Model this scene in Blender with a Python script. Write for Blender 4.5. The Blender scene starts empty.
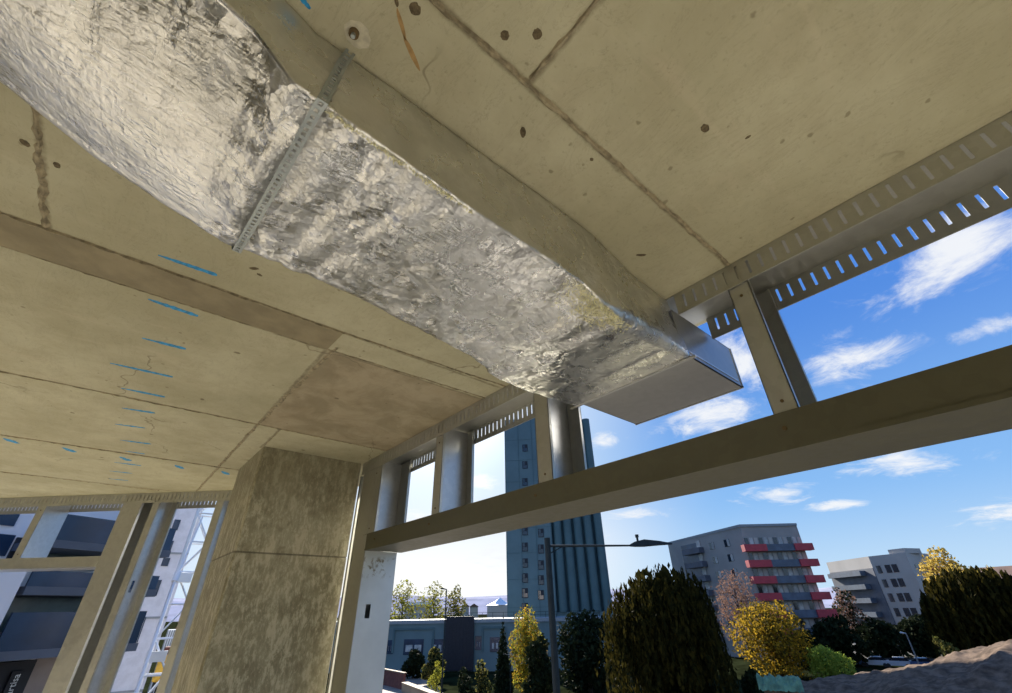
import bpy, bmesh, math, random
import numpy as np
from mathutils import Vector, Matrix, noise
random.seed(7)
RNG = np.random.default_rng(11)
SC = bpy.context.scene
COL = SC.collection
# ------------------------------------------------------------------ camera, sky, sun, exposure
R = np.array([[0.765667, -0.324343, -0.555478],
              [-0.642996, -0.409570, -0.647154],
              [-0.017607, 0.852674, -0.522146]])
EYE = np.array([0.0, 0.0, 1.7])
FOC = 429.0
cam_d = bpy.data.cameras.new('camera'); cam = bpy.data.objects.new('camera', cam_d); COL.objects.link(cam)
M4 = Matrix([list(R[0]) + [EYE[0]], list(R[1]) + [EYE[1]], list(R[2]) + [EYE[2]], [0, 0, 0, 1]])
cam.matrix_world = M4
cam_d.sensor_fit = 'HORIZONTAL'; cam_d.sensor_width = 36.0; cam_d.lens = FOC / 1012 * 36
cam_d.clip_start = 0.02; cam_d.clip_end = 5000
SC.camera = cam
SC.view_settings.view_transform = 'Standard'; SC.view_settings.look = 'None'
SC.view_settings.gamma = 1.0; SC.view_settings.use_curve_mapping = False
SC.view_settings.exposure = 0.0

SUN_AZ, SUN_EL = math.radians(60.0), math.radians(27.0)
sdir = Vector((math.cos(SUN_AZ) * math.cos(SUN_EL), math.sin(SUN_AZ) * math.cos(SUN_EL), math.sin(SUN_EL)))
sun_d = bpy.data.lights.new('sun', 'SUN'); sun_d.energy = 13.0; sun_d.angle = math.radians(0.6)
sun_d.color = (1.0, 0.92, 0.80)
sun = bpy.data.objects.new('sun', sun_d); COL.objects.link(sun)
sun.rotation_euler = sdir.to_track_quat('Z', 'Y').to_euler(); sun.location = (0, 0, 60)


def _in(L, x, sock):
    if isinstance(x, (int, float)): sock.default_value = x
    elif isinstance(x, (tuple, list)):
        sock.default_value = tuple(x) + ((1.0,) if len(x) == 3 and sock.type == 'RGBA' else ())
    else: L.new(x, sock)


class NT:
    """small node-graph writer"""
    def __init__(s, tree):
        s.t = tree; s.N = tree.nodes; s.L = tree.links; s.N.clear()
    def math(s, op, a, b=0.0, c=0.0, clamp=False):
        n = s.N.new('ShaderNodeMath'); n.operation = op; n.use_clamp = clamp
        _in(s.L, a, n.inputs[0]); _in(s.L, b, n.inputs[1]); _in(s.L, c, n.inputs[2]); return n.outputs[0]
    def vmath(s, op, a, b=(0, 0, 0), scale=None):
        n = s.N.new('ShaderNodeVectorMath'); n.operation = op
        _in(s.L, a, n.inputs[0]); _in(s.L, b, n.inputs[1])
        if scale is not None: n.inputs['Scale'].default_value = scale
        return n.outputs['Value'] if op in ('DOT_PRODUCT', 'LENGTH', 'DISTANCE') else n.outputs['Vector']
    def smooth(s, x, lo, hi, a=0.0, b=1.0):
        n = s.N.new('ShaderNodeMapRange'); n.interpolation_type = 'SMOOTHSTEP'
        _in(s.L, x, n.inputs['Value'])
        for k, v in (('From Min', lo), ('From Max', hi), ('To Min', a), ('To Max', b)): n.inputs[k].default_value = v
        return n.outputs[0]
    def mix(s, f, a, b):
        n = s.N.new('ShaderNodeMix'); n.data_type = 'RGBA'
        _in(s.L, f, n.inputs[0]); _in(s.L, a, n.inputs[6]); _in(s.L, b, n.inputs[7]); return n.outputs[2]
    def noise(s, vec, scale, detail=4, rough=0.55, dist=0.0, out='Fac', sc=None):
        if sc is not None: vec = s.vmath('MULTIPLY', vec, sc)
        n = s.N.new('ShaderNodeTexNoise'); s.L.new(vec, n.inputs['Vector'])
        n.inputs['Scale'].default_value = scale; n.inputs['Detail'].default_value = detail
        n.inputs['Roughness'].default_value = rough; n.inputs['Distortion'].default_value = dist
        return n.outputs[out]
    def voro(s, vec, scale, feat='F1', out='Distance', sc=None):
        if sc is not None: vec = s.vmath('MULTIPLY', vec, sc)
        n = s.N.new('ShaderNodeTexVoronoi'); n.feature = feat; s.L.new(vec, n.inputs['Vector'])
        n.inputs['Scale'].default_value = scale; return n.outputs[out]
    def sep(s, v):
        n = s.N.new('ShaderNodeSeparateXYZ'); s.L.new(v, n.inputs[0]); return n.outputs
    def comb(s, x, y, z):
        n = s.N.new('ShaderNodeCombineXYZ')
        for i, q in enumerate((x, y, z)): _in(s.L, q, n.inputs[i])
        return n.outputs[0]
    def coord(s, k='Object'):
        return s.N.new('ShaderNodeTexCoord').outputs[k]
    def bump(s, h, strength=0.3, dist=0.01, nrm=None):
        n = s.N.new('ShaderNodeBump'); s.L.new(h, n.inputs['Height'])
        n.inputs['Strength'].default_value = strength; n.inputs['Distance'].default_value = dist
        if nrm is not None: s.L.new(nrm, n.inputs['Normal'])
        return n.outputs[0]


# world: blue sky, pale towards the horizon and round the sun, with scattered clouds
world = bpy.data.worlds.new('sky'); SC.world = world; world.use_nodes = True
g = NT(world.node_tree)
d = g.vmath('NORMALIZE', g.coord('Generated'))
dx, dy, dz = g.sep(d)
up = g.math('MAXIMUM', dz, 0.0)
sky = g.mix(g.smooth(up, 0.0, 0.20), (0.56, 0.76, 0.95), (0.27, 0.53, 0.92))
sky = g.mix(g.smooth(up, 0.12, 0.52), sky, (0.088, 0.265, 0.76))
ca = g.vmath('DOT_PRODUCT', d, tuple(sdir))
# broad whitening round the sun
sky = g.mix(g.smooth(ca, 0.84, 0.99, 0.0, 0.80), sky, (0.72, 0.87, 1.0))
low = g.math('MULTIPLY', g.smooth(ca, 0.78, 0.93), g.smooth(up, 0.02, 0.30, 1.0, 0.0))
sky = g.mix(g.math('MULTIPLY', low, 0.85), sky, (1.15, 1.12, 1.05))
# clouds: projected on a high layer, gathered in banks
inv = g.math('DIVIDE', 1.0, g.math('ADD', up, 0.14))
cp = g.comb(g.math('MULTIPLY', dx, inv), g.math('MULTIPLY', dy, inv), 0.0)
n1 = g.noise(cp, 4.6, 10, 0.66, 0.5, sc=(1, 1, 1))
n2 = g.noise(cp, 0.9, 3, 0.5)
az = g.math('ARCTAN2', dy, dx); el = g.math('ARCSINE', dz)
def bank(azc, elc, wa, we, tilt=0.0):
    a = g.math('SUBTRACT', az, math.radians(azc)); e = g.math('SUBTRACT', el, math.radians(elc))
    if tilt: e = g.math('SUBTRACT', e, g.math('MULTIPLY', a, tilt))
    a = g.math('DIVIDE', a, math.radians(wa)); e = g.math('DIVIDE', e, math.radians(we))
    r = g.math('ADD', g.math('MULTIPLY', a, a), g.math('MULTIPLY', e, e))
    return g.math('EXPONENT', g.math('MULTIPLY', r, -1.0))
#BANKS
banks = None
for b in ((-4.5, 27.8, 8.5, 4.0, -0.1), (7.0, 22.4, 5.0, 2.8, 0.1), (-3.5, 20.9, 2.6, 0.9, 0), (22.5, 21.0, 8.0, 5.5, -0.3), (16.9, 25.1, 4.6, 5.0, 0),
          (18.5, 10.2, 4.5, 1.1, 0), (7.0, 11.3, 6.0, 1.2, 0.1), (2.5, 6.2, 3.2, 1.2, 0), (13.0, 8.5, 3.0, 0.7, 0), (36.5, 18.8, 2.2, 1.6, 0),
          (53.1, 14.2, 3.5, 1.2, 0), (50.0, 11.0, 5.0, 1.2, 0), (47.0, 5.5, 9.0, 2.6, 0), (60.0, 9.0, 10.0, 1.6, 0), (34.0, 9.5, 4.0, 1.0, 0), (28.0, 6.0, 4.0, .8, 0), (140, 30, 40, 15, 0), (-90, 30, 60, 20, 0), (-160, 25, 30, 14, 0)):
    q = bank(*b); banks = q if banks is None else g.math('MAXIMUM', banks, q)
thr = g.math('ADD', g.math('MULTIPLY', banks, 0.38), g.math('MULTIPLY', g.math('SUBTRACT', n2, 0.5), 0.08))
cl = g.smooth(g.math('ADD', n1, thr), 0.66, 1.0)
cl = g.math('MULTIPLY', cl, g.smooth(dz, -0.01, 0.05))
sky = g.mix(g.math('MULTIPLY', cl, 0.95), sky, (0.92, 0.94, 0.97))
gl = g.math('POWER', g.math('MAXIMUM', ca, 0.0), 60.0)
glc = g.vmath('SCALE', (1.0, 0.93, 0.82)); 
n = g.N.new('ShaderNodeVectorMath'); n.operation = 'SCALE'; n.inputs[0].default_value = (1.0, 0.92, 0.8)
g.L.new(g.math('MULTIPLY', gl, 1.2), n.inputs['Scale'])
sky = g.vmath('ADD', sky, n.outputs[0])
sky = g.mix(g.smooth(dz, -0.03, 0.0), (0.10, 0.11, 0.11), sky)
bg = g.N.new('ShaderNodeBackground'); g.L.new(sky, bg.inputs['Color']); bg.inputs['Strength'].default_value = 1.0
wo = g.N.new('ShaderNodeOutputWorld'); g.L.new(bg.outputs[0], wo.inputs['Surface'])

# ------------------------------------------------------------------ geometry helpers
def wray(px, py):
    return R @ np.array([px - 506.0, 346.5 - py, -FOC])
def pt(px, py, D):
    """point on the line of sight at horizontal distance D"""
    v = wray(px, py); return EYE + v * (D / math.hypot(v[0], v[1]))
def on_z(px, py, z):
    v = wray(px, py); return EYE + v * ((z - EYE[2]) / v[2])


class MB:
    def __init__(s): s.v = []; s.f = []
    def add(s, vs, fs):
        o = len(s.v); s.v += [tuple(map(float, p)) for p in vs]; s.f += [tuple(i + o for i in f) for f in fs]; return s
    def box(s, a, b, T=None):
        (x0, y0, z0), (x1, y1, z1) = a, b
        x0, x1 = sorted((x0, x1)); y0, y1 = sorted((y0, y1)); z0, z1 = sorted((z0, z1))
        vs = [(x, y, z) for z in (z0, z1) for (x, y) in ((x0, y0), (x1, y0), (x1, y1), (x0, y1))]
        if T: vs = [T(*p) for p in vs]
        return s.add(vs, [(0, 3, 2, 1), (4, 5, 6, 7), (0, 1, 5, 4), (1, 2, 6, 5), (2, 3, 7, 6), (3, 0, 4, 7)])
    def prism(s, poly, z0, z1):
        n = len(poly); vs = [(p[0], p[1], z0) for p in poly] + [(p[0], p[1], z1) for p in poly]
        return s.add(vs, [tuple(range(n))[::-1], tuple(range(n, 2 * n))] + [(i, (i + 1) % n, (i + 1) % n + n, i + n) for i in range(n)])
    def tube(s, pts, r, n=8, cap=True):
        pts = [Vector(p) for p in pts]; rs = r if isinstance(r, (list, tuple)) else [r] * len(pts)
        rings = []
        for i, p in enumerate(pts):
            t = (pts[min(i + 1, len(pts) - 1)] - pts[max(i - 1, 0)]).normalized()
            a = t.cross(Vector((0, 0, 1)))
            if a.length < 1e-3: a = Vector((1, 0, 0))
            a.normalize(); b = t.cross(a)
            rings.append([p + (a * math.cos(2 * math.pi * k / n) + b * math.sin(2 * math.pi * k / n)) * rs[i] for k in range(n)])
        vs = [q for rg in rings for q in rg]; fs = []
        for i in range(len(pts) - 1):
            for k in range(n):
                fs.append((i * n + k, i * n + (k + 1) % n, (i + 1) * n + (k + 1) % n, (i + 1) * n + k))
        if cap: fs += [tuple(range(n))[::-1], tuple(range((len(pts) - 1) * n, len(pts) * n))]
        return s.add(vs, fs)
    def build(s, name, mat, parent=None, smooth=False, bevel=0.0):
        me = bpy.data.meshes.new(name); me.from_pydata(s.v, [], s.f)
        bm = bmesh.new(); bm.from_mesh(me); bmesh.ops.recalc_face_normals(bm, faces=bm.faces); bm.to_mesh(me); bm.free()
        me.materials.append(mat)
        if smooth: me.polygons.foreach_set('use_smooth', [True] * len(me.polygons))
        o = bpy.data.objects.new(name, me); COL.objects.link(o)
        if parent is not None:
            o.parent = parent; o.matrix_parent_inverse = Matrix.Translation(parent.location).inverted()
        if bevel:
            m = o.modifiers.new('bevel', 'BEVEL'); m.width = bevel; m.segments = 2; m.limit_method = 'ANGLE'
        return o


def tag(o, label=None, cat=None, group=None, kind=None):
    for k, v in (('label', label), ('category', cat), ('group', group), ('kind', kind)):
        if v: o[k] = v
    return o
def empty(name, loc, label, cat, group=None):
    o = bpy.data.objects.new(name, None); COL.objects.link(o); o.location = tuple(map(float, loc)); o.empty_display_size = 0.2
    return tag(o, label, cat, group)


class Face:
    """vertical plane from P to Q in plan; u runs P to Q, n points to the viewer side"""
    def __init__(s, P, Q):
        s.P = np.array(P[:2], float); q = np.array(Q[:2], float); s.L = np.linalg.norm(q - s.P); s.d = (q - s.P) / s.L
        n = np.array([s.d[1], -s.d[0]])
        if n @ (EYE[:2] - s.P) < 0: n = -n
        s.n = n
    def T(s, u, n, z):
        p = s.P + s.d * u + s.n * n; return (p[0], p[1], z)
    def uz(s, px, py, n=0.0):
        v = wray(px, py); P0 = s.P + s.n * n
        t = ((P0 - EYE[:2]) @ s.n) / (v[:2] @ s.n); p = EYE + v * t
        return float((p[:2] - s.P) @ s.d), float(p[2])
    def box(s, mb, u0, u1, z0, z1, n0, n1):
        return mb.box((u0, n0, z0), (u1, n1, z1), s.T)

# ------------------------------------------------------------------ materials
def new_mat(name):
    m = bpy.data.materials.new(name); m.use_nodes = True; return m, NT(m.node_tree)
def finish(g, bs):
    o = g.N.new('ShaderNodeOutputMaterial'); g.L.new(bs.outputs[0], o.inputs['Surface'])
def bsdf(g, color, rough=0.6, metal=0.0, normal=None, spec=0.5):
    b = g.N.new('ShaderNodeBsdfPrincipled'); _in(g.L, color, b.inputs['Base Color']); _in(g.L, rough, b.inputs['Roughness'])
    _in(g.L, metal, b.inputs['Metallic']); b.inputs['Specular IOR Level'].default_value = spec
    if normal is not None: g.L.new(normal, b.inputs['Normal'])
    return b
def plain(name, col, rough=0.7, metal=0.0, var=0.18, scale=3.0, bump=0.0, spec=0.5):
    m, g = new_mat(name); c = g.coord(); nz = g.noise(c, scale, 5, 0.6)
    lo = tuple(x * (1 - var) for x in col); hi = tuple(min(1, x * (1 + var)) for x in col)
    finish(g, bsdf(g, g.mix(g.smooth(nz, 0.3, 0.7), lo, hi), rough, metal, g.bump(nz, bump, 0.02) if bump else None, spec)); return m

JOINTS_Y = (0.385, 1.735, 1.93, 3.18, 4.45)
def m_ceiling():
    m, g = new_mat('board_marked_concrete'); c = g.coord(); x, y, z = g.sep(c)
    big = g.noise(c, 1.3, 5, 0.6); mid = g.noise(c, 7, 6, 0.65); fine = g.noise(c, 60, 4, 0.7)
    col = g.mix(g.smooth(big, 0.32, 0.68), (0.445, 0.415, 0.27), (0.58, 0.55, 0.38))
    col = g.mix(g.smooth(mid, 0.35, 0.75, 0.0, 0.45), col, (0.39, 0.345, 0.225))
    streak = g.noise(c, 2.2, 5, 0.6, 0.4, sc=(1.0, 6.0, 1.0))
    col = g.mix(g.smooth(streak, 0.55, 0.75, 0.0, 0.35), col, (0.60, 0.54, 0.38))
    col = g.mix(g.smooth(fine, 0.55, 0.75, 0.0, 0.45), col, (0.27, 0.23, 0.145))
    # the panel by the facade has a pinkish stained tone
    inx = g.math('MULTIPLY', g.smooth(x, 0.50, 0.52), g.math('MULTIPLY', g.smooth(y, 1.92, 1.94), g.smooth(y, 3.17, 3.19, 1, 0)))
    blot = g.noise(c, 3.2, 6, 0.65, 0.6)
    col = g.mix(g.math('MULTIPLY', inx, 0.75), col, g.mix(g.smooth(blot, 0.40, 0.62), (0.40, 0.32, 0.215), (0.25, 0.195, 0.12)))
    # air holes and scuffs
    v = g.voro(g.vmath('ADD', c, g.vmath('SCALE', g.noise(c, 25, 2, out='Color'), scale=0.03)), 5.0)
    rnd = g.voro(c, 5.0, out='Color'); pick = g.smooth(g.sep(rnd)[0], 0.62, 0.66)
    hole = g.math('MULTIPLY', g.smooth(v, 0.05, 0.085, 1, 0), pick)
    col = g.mix(g.math('MULTIPLY', hole, 0.7), col, (0.13, 0.10, 0.055))
    v2 = g.voro(g.vmath('ADD', c, g.vmath('SCALE', g.noise(c, 40, 2, out='Color'), scale=0.02)), 13.0)
    pk2 = g.smooth(g.sep(g.voro(c, 13.0, out='Color'))[1], 0.55, 0.60)
    col = g.mix(g.math('MULTIPLY', g.math('MULTIPLY', g.smooth(v2, 0.06, 0.12, 1, 0), pk2), 0.6), col, (0.19, 0.155, 0.09))
    sc_ = g.noise(c, 3.5, 8, 0.75, 1.5, sc=(2.2, .7, 1))
    col = g.mix(g.smooth(g.math('ABSOLUTE', g.math('SUBTRACT', sc_, 0.5)), 0.0, 0.012, 0.28, 0), col, (0.24, 0.20, 0.13))
    # grey-brown damp margin either side of the board joints
    wob = g.math('MULTIPLY', g.math('SUBTRACT', g.noise(c, 9, 4, 0.7), 0.5), 0.05)
    lines = None
    def ln(coord, at, lo=None, hi=None, oc=None):
        nonlocal lines
        dd = g.math('ABSOLUTE', g.math('ADD', g.math('SUBTRACT', coord, at), g.math('MULTIPLY', wob, 0.5)))
        q = g.smooth(dd, 0.003, 0.015, 1, 0)
        if oc is not None: q = g.math('MULTIPLY', q, g.math('MULTIPLY', g.smooth(oc, lo, lo + 0.01), g.smooth(oc, hi - 0.01, hi, 1, 0)))
        lines = q if lines is None else g.math('MAXIMUM', lines, q)
    for yy in (0.385, 3.18, 4.45, 5.69): ln(y, yy)
    ln(y, 1.735); ln(y, 1.93); ln(x, 0.50, 1.93, 5.7, y); ln(x, 0.42, -2.0, 0.385, y); ln(x, -0.50, 0.385, 1.735, y)
    ln(x, 0.645, 3.18, 3.7, y)
    gran = g.noise(c, 22, 5, 0.7)
    col = g.mix(g.math('MULTIPLY', lines, g.smooth(gran, 0.3, 0.6, 0.25, 0.8)), col, (0.20, 0.165, 0.10))
    # hairline cracks
    ck = g.voro(g.vmath('ADD', c, g.vmath('SCALE', g.noise(c, 4, 3, out='Color'), scale=0.35)), 0.9, 'DISTANCE_TO_EDGE')
    ckm = g.math('MULTIPLY', g.smooth(ck, 0.0015, 0.006, 1, 0), g.smooth(g.noise(c, 1.6, 2), 0.5, 0.6))
    col = g.mix(g.math('MULTIPLY', ckm, 0.6), col, (0.17, 0.13, 0.08))
    # one rusty streak
    rx = g.math('ADD', g.math('SUBTRACT', x, 0.14), g.math('MULTIPLY', g.math('SUBTRACT', y, 0.44), 0.9))
    h = g.math('ADD', mid, g.math('MULTIPLY', fine, 0.35))
    h = g.math('SUBTRACT', h, g.math('MULTIPLY', hole, 0.8))
    finish(g, bsdf(g, col, g.smooth(mid, 0.3, 0.7, 0.62, 0.85), 0, g.bump(h, 0.35, 0.006), 0.35)); return m

def m_column():
    m, g = new_mat('stained_column_concrete'); c = g.coord()
    a = g.noise(c, 2.4, 6, 0.65, 0.2); b = g.noise(c, 21.0, 8, 0.75, 0.2, sc=(1, 1, .38)); f = g.noise(c, 60, 5, 0.75); b2 = g.noise(c, 42.0, 6, 0.75, 0.1, sc=(1, 1, .5))
    col = g.mix(g.smooth(a, 0.36, 0.64), (0.26, 0.235, 0.145), (0.40, 0.37, 0.245))
    col = g.mix(g.smooth(b, 0.48, 0.60, 0, .75), col, (0.60, 0.56, 0.40))
    col = g.mix(g.smooth(b2, 0.50, 0.62, 0, .50), col, (0.62, 0.58, 0.42))
    col = g.mix(g.smooth(b, 0.36, 0.47, .42, 0), col, (0.15, 0.125, 0.07))
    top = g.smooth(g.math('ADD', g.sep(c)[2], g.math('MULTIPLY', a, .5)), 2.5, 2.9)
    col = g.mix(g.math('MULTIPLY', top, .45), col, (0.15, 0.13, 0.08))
    col = g.mix(g.smooth(f, 0.62, 0.8, 0, .4), col, (0.1, 0.08, 0.05))
    zz = g.math('ABSOLUTE', g.math('SUBTRACT', g.sep(c)[2], 2.066))
    col = g.mix(g.smooth(zz, 0.002, 0.009, .6, 0), col, (0.10, 0.08, 0.05))
    finish(g, bsdf(g, col, 0.6, 0, g.bump(g.math('ADD', b, f), 0.35, 0.006), 0.45)); return m

def m_steel(name='galvanised_steel', base=(0.50, 0.50, 0.46), rough=(0.36, 0.50), dirt=0.25, metal=0.72, bump=True):
    m, g = new_mat(name); c = g.coord()
    sp = g.voro(c, 38.0, out='Color'); a = g.noise(c, 4.0, 5, 0.6); s = g.noise(c, 5.0, 4, 0.6, sc=(1, 1, 8))
    v = g.math('ADD', g.math('MULTIPLY', g.sep(sp)[0], 0.35), g.math('MULTIPLY', a, 0.65))
    col = g.mix(g.smooth(v, 0.25, 0.75), tuple(x * .93 for x in base), tuple(min(1, x * 1.06) for x in base))
    col = g.mix(g.smooth(g.noise(c, 9, 6, .7, .5), 0.60, 0.78, 0, dirt), col, (0.20, 0.16, 0.11))
    finish(g, bsdf(g, col, g.smooth(v, 0.3, 0.7, rough[0], rough[1]), metal, g.bump(s, 0.02, 0.002) if bump else None)); return m

def m_foil():
    m, g = new_mat('aluminium_foil_wrap'); c = g.coord()
    def facets(scale, wob, seed):
        w = g.vmath('MULTIPLY', g.vmath('ADD', g.vmath('ADD', c, (seed, seed * .7, 0)), g.vmath('SCALE', g.noise(c, scale * .45, 3, out='Color'), scale=wob)), (1.2, .62, 1.0))
        n = g.N.new('ShaderNodeTexVoronoi'); g.L.new(w, n.inputs['Vector']); n.inputs['Scale'].default_value = scale
        d = g.vmath('SUBTRACT', w, n.outputs['Position']); t = g.vmath('SUBTRACT', n.outputs['Color'], (.5, .5, .5))
        return g.vmath('DOT_PRODUCT', d, t)
    x, y, z = g.sep(c)
    f1 = facets(11, .10, 0.0); f2 = facets(27, .05, 3.1); f3 = facets(58, .03, 7.7)
    fine = g.noise(c, 90, 4, 0.6, 0.3, sc=(1.0, .45, 1)); ripple = g.noise(c, 55, 3, 0.55, 0.6, sc=(.55, 1.5, 1))
    right_edge = g.math('MULTIPLY', g.smooth(y, 0.62, 0.80, 1, 0), g.smooth(x, -0.45, -0.1, 0.55, 1.0))
    main = g.smooth(g.math('ADD', x, g.math('MULTIPLY', g.math('SUBTRACT', g.noise(c, 4, 2), .5), .2)), -0.16, 0.02)
    crumple = g.math('MAXIMUM', main, right_edge)
    crumple = g.math('MULTIPLY', crumple, g.smooth(g.noise(c, 3.2, 4, .6), 0.36, 0.60, 0.30, 1.0))
    crumple = g.math('MULTIPLY', crumple, g.smooth(x, 1.05, 1.25, 1.0, 0.30))
    crumple = g.math('MULTIPLY', crumple, g.smooth(y, 0.585, 0.63, 0.03, 1.0))
    h = g.math('ADD', g.math('MULTIPLY', f1, .55), g.math('ADD', g.math('MULTIPLY', f2, .55), g.math('MULTIPLY', f3, .45)))
    h = g.math('MULTIPLY', h, crumple)
    ev = g.smooth(y, 0.585, 0.63, 0.25, 1.0)
    h = g.math('ADD', h, g.math('MULTIPLY', g.math('ADD', g.math('MULTIPLY', fine, 0.0030), g.math('MULTIPLY', ripple, 0.0045)), ev))
    bm = g.N.new('ShaderNodeBump'); g.L.new(h, bm.inputs['Height']); bm.inputs['Distance'].default_value = 1.0; bm.inputs['Strength'].default_value = 0.75
    col = g.mix(g.smooth(g.noise(c, 5, 4, .6), 0.4, 0.65), (0.66, 0.66, 0.645), (0.80, 0.80, 0.79))
    finish(g, bsdf(g, col, g.smooth(g.noise(c, 12, 3), 0.35, 0.7, 0.24, 0.38), 1.0, bm.outputs[0])); return m

def m_leaf(name, c1, c2, trans=0.5):
    m, g = new_mat(name); o = g.N.new('ShaderNodeObjectInfo'); c = g.coord()
    nz = g.noise(c, 1.2, 4, 0.7); col = g.mix(g.smooth(nz, 0.35, 0.65), c1, c2)
    b = bsdf(g, col, 0.8, 0, None, 0.03); t = g.N.new('ShaderNodeBsdfTranslucent'); g.L.new(col, t.inputs['Color'])
    mx = g.N.new('ShaderNodeMixShader'); mx.inputs[0].default_value = trans
    g.L.new(b.outputs[0], mx.inputs[1]); g.L.new(t.outputs[0], mx.inputs[2]); finish(g, mx); return m

def m_glass(name, col=(0.02, 0.035, 0.06), rough=0.08):
    m, g = new_mat(name); c = g.coord(); nz = g.noise(c, 0.7, 2)
    finish(g, bsdf(g, g.mix(nz, tuple(x * .7 for x in col), tuple(x * 1.3 for x in col)), rough, 0.0, None, 0.8)); return m

MC = m_ceiling(); MCOL = m_column(); MS = m_steel(); MF = m_foil()
MS2 = m_steel('bare_duct_steel', (0.56, 0.57, 0.58), (0.36, 0.42), 0.05, 0.8, False)
MBOX = m_steel('outlet_sheet_steel', (0.40, 0.405, 0.41), (0.36, 0.42), 0.05, 0.7, False)
MT = m_steel('transom_steel', (0.155, 0.150, 0.105), (0.42, 0.5), 0.2, 0.6, False)
def m_jamb():
    m, g = new_mat('pale_jamb_steel'); c = g.coord(); z = g.sep(c)[2]; a = g.noise(c, 3, 4, .6); k = g.noise(c, 16, 5, .7, .8, sc=(1, 1, .8))
    col = g.mix(g.smooth(a, .3, .7), (0.60, 0.64, 0.65), (0.70, 0.74, 0.75))
    zone = g.math('MULTIPLY', g.smooth(z, 1.90, 1.95), g.smooth(z, 2.03, 2.06, 1, 0))
    col = g.mix(g.math('MULTIPLY', zone, g.smooth(k, .50, .60)), col, (0.26, 0.23, 0.16))
    finish(g, bsdf(g, col, .42, .35)); return m
MSK = m_steel('hanger_band_steel', (0.42, 0.46, 0.46), (0.35, 0.5), 0.2)
MFLOOR = plain('site_floor_concrete', (0.68, 0.64, 0.56), 0.8, var=.12, scale=2.5, bump=.2)
MRIDGE = plain('joint_ridge_concrete', (0.33, 0.28, 0.18), 0.9, var=.4, scale=30, bump=.6)
MGROUT = plain('grout_infill', (0.29, 0.245, 0.15), 0.85, var=.16, scale=7, bump=.3)
MBLUE = plain('blue_marker_paint', (0.03, 0.30, 0.62), 0.7, var=.35, scale=60)
MDARKHOLE = plain('rusty_anchor', (0.16, 0.11, 0.05), 0.6, metal=.5, scale=60)
MYEL = plain('yellow_glass_wool', (0.93, 0.88, 0.62), 0.95, var=.12, scale=60)
MNAVY = plain('navy_glass_panel', (0.014, 0.035, 0.075), 0.25, var=.35, scale=.6)
MWHITE = plain('white_render', (0.80, 0.78, 0.80), 0.7, var=.05, scale=.5)
MPAINT = plain('white_painted_steel', (0.80, 0.82, 0.86), 0.35, metal=.2, var=.05)

# ------------------------------------------------------------------ the slab, floor and column
A0 = np.array([-1.06, 7.052]); DL = np.array([0.724, -0.690]); NL = np.array([0.690, 0.724])
def Lw(s, n, z):
    p = A0 + DL * s + NL * n; return (p[0], p[1], z)
XF, DEP = 1.452, 0.266
corner = A0 + DL * ((XF + .0 - A0[0]) / DL[0])
def slab_poly(out):
    # chamfered outline, facade side then the angled side with a slight bow
    c = [(-9, -9), (XF + out, -9)]
    P1 = A0 + DL * ((XF + out - (A0 + NL * out)[0]) / DL[0]) + NL * out
    c.append(tuple(P1)); c.append(tuple(A0 + DL * .3 + NL * (out + .0))); c.append(tuple(A0 + DL * -1.2 + NL * (out - .0))); c.append(tuple(A0 + DL * -2.6 + NL * (out - .25)))
    c.append((-5.2, 8.9)); c.append((-9, 9.2)); return c
o = MB().prism(slab_poly(0.30), 2.80, 3.05).build('ceiling', MC); tag(o, 'bare board-marked concrete slab soffit overhead with joint lines', kind='structure'); CEIL = o
o = MB().prism(slab_poly(0.30), -0.25, 0.0).build('floor', MFLOOR); tag(o, 'concrete floor slab of the open storey', kind='structure')

MWALL = plain('blockwork', (0.50, 0.45, 0.33), 0.9, var=.15, scale=2, bump=.3)
for nm, a, b in (('wall_back', (-9, -9.2, 0), (1.3, -9, 2.8)), ('wall_rear', (-9.2, -9, 0), (-9, 9, 2.8))):
    o = MB().box(a, b).build(nm, MWALL); tag(o, 'plain blockwork wall at the back of the open storey', kind='structure')

def ridge(pts, w, dpt, name='joint_ridge', mat=None, seed=0):
    """ragged raised fin left by a formwork joint"""
    rnd = random.Random(seed); P = [Vector((p[0], p[1], 0)) for p in pts]; mb = MB()
    rows = []
    for a, b in zip(P[:-1], P[1:]):
        L = (b - a).length; n = max(2, int(L / 0.02)); t = (b - a) / L; s = Vector((t.y, -t.x, 0))
        for i in range(n + 1):
            p = a + t * (L * i / n); ww = w * (0.6 + 0.8 * rnd.random()); hh = dpt * (0.35 + 0.9 * rnd.random())
            off = w * .4 * (noise.noise(p * 9) + rnd.uniform(-.3, .3))
            p = p + s * off
            rows.append((p + s * ww / 2, p + s * ww * .15, p - s * ww * .15, p - s * ww / 2, hh))
    vs = []
    for r in rows:
        vs += [(r[0].x, r[0].y, 2.802), (r[1].x, r[1].y, 2.80 - r[4]), (r[2].x, r[2].y, 2.80 - r[4] * .9), (r[3].x, r[3].y, 2.802)]
    fs = []
    for i in range(len(rows) - 1):
        for k in range(3): fs.append((i * 4 + k, i * 4 + k + 1, i * 4 + 5 + k, i * 4 + 4 + k))
        fs.append((i * 4 + 3, i * 4, i * 4 + 4, i * 4 + 7))
    return mb.add(vs, fs).build(name, mat or MRIDGE, CEIL)
ridge([(-2.5, .385), (XF, .385)], .016, .008, seed=1)
ridge([(.415, .37), (.42, -2.5)], .014, .007, seed=2)
ridge([(-4.5, 3.178), (XF, 3.185)], .011, .006, seed=3)
ridge([(-4.5, 4.44), (.5, 4.46), (.7, 4.46)], .010, .006, seed=4)
ridge([(-4, 5.62), (.2, 5.73)], .010, .005, seed=5)
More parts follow.
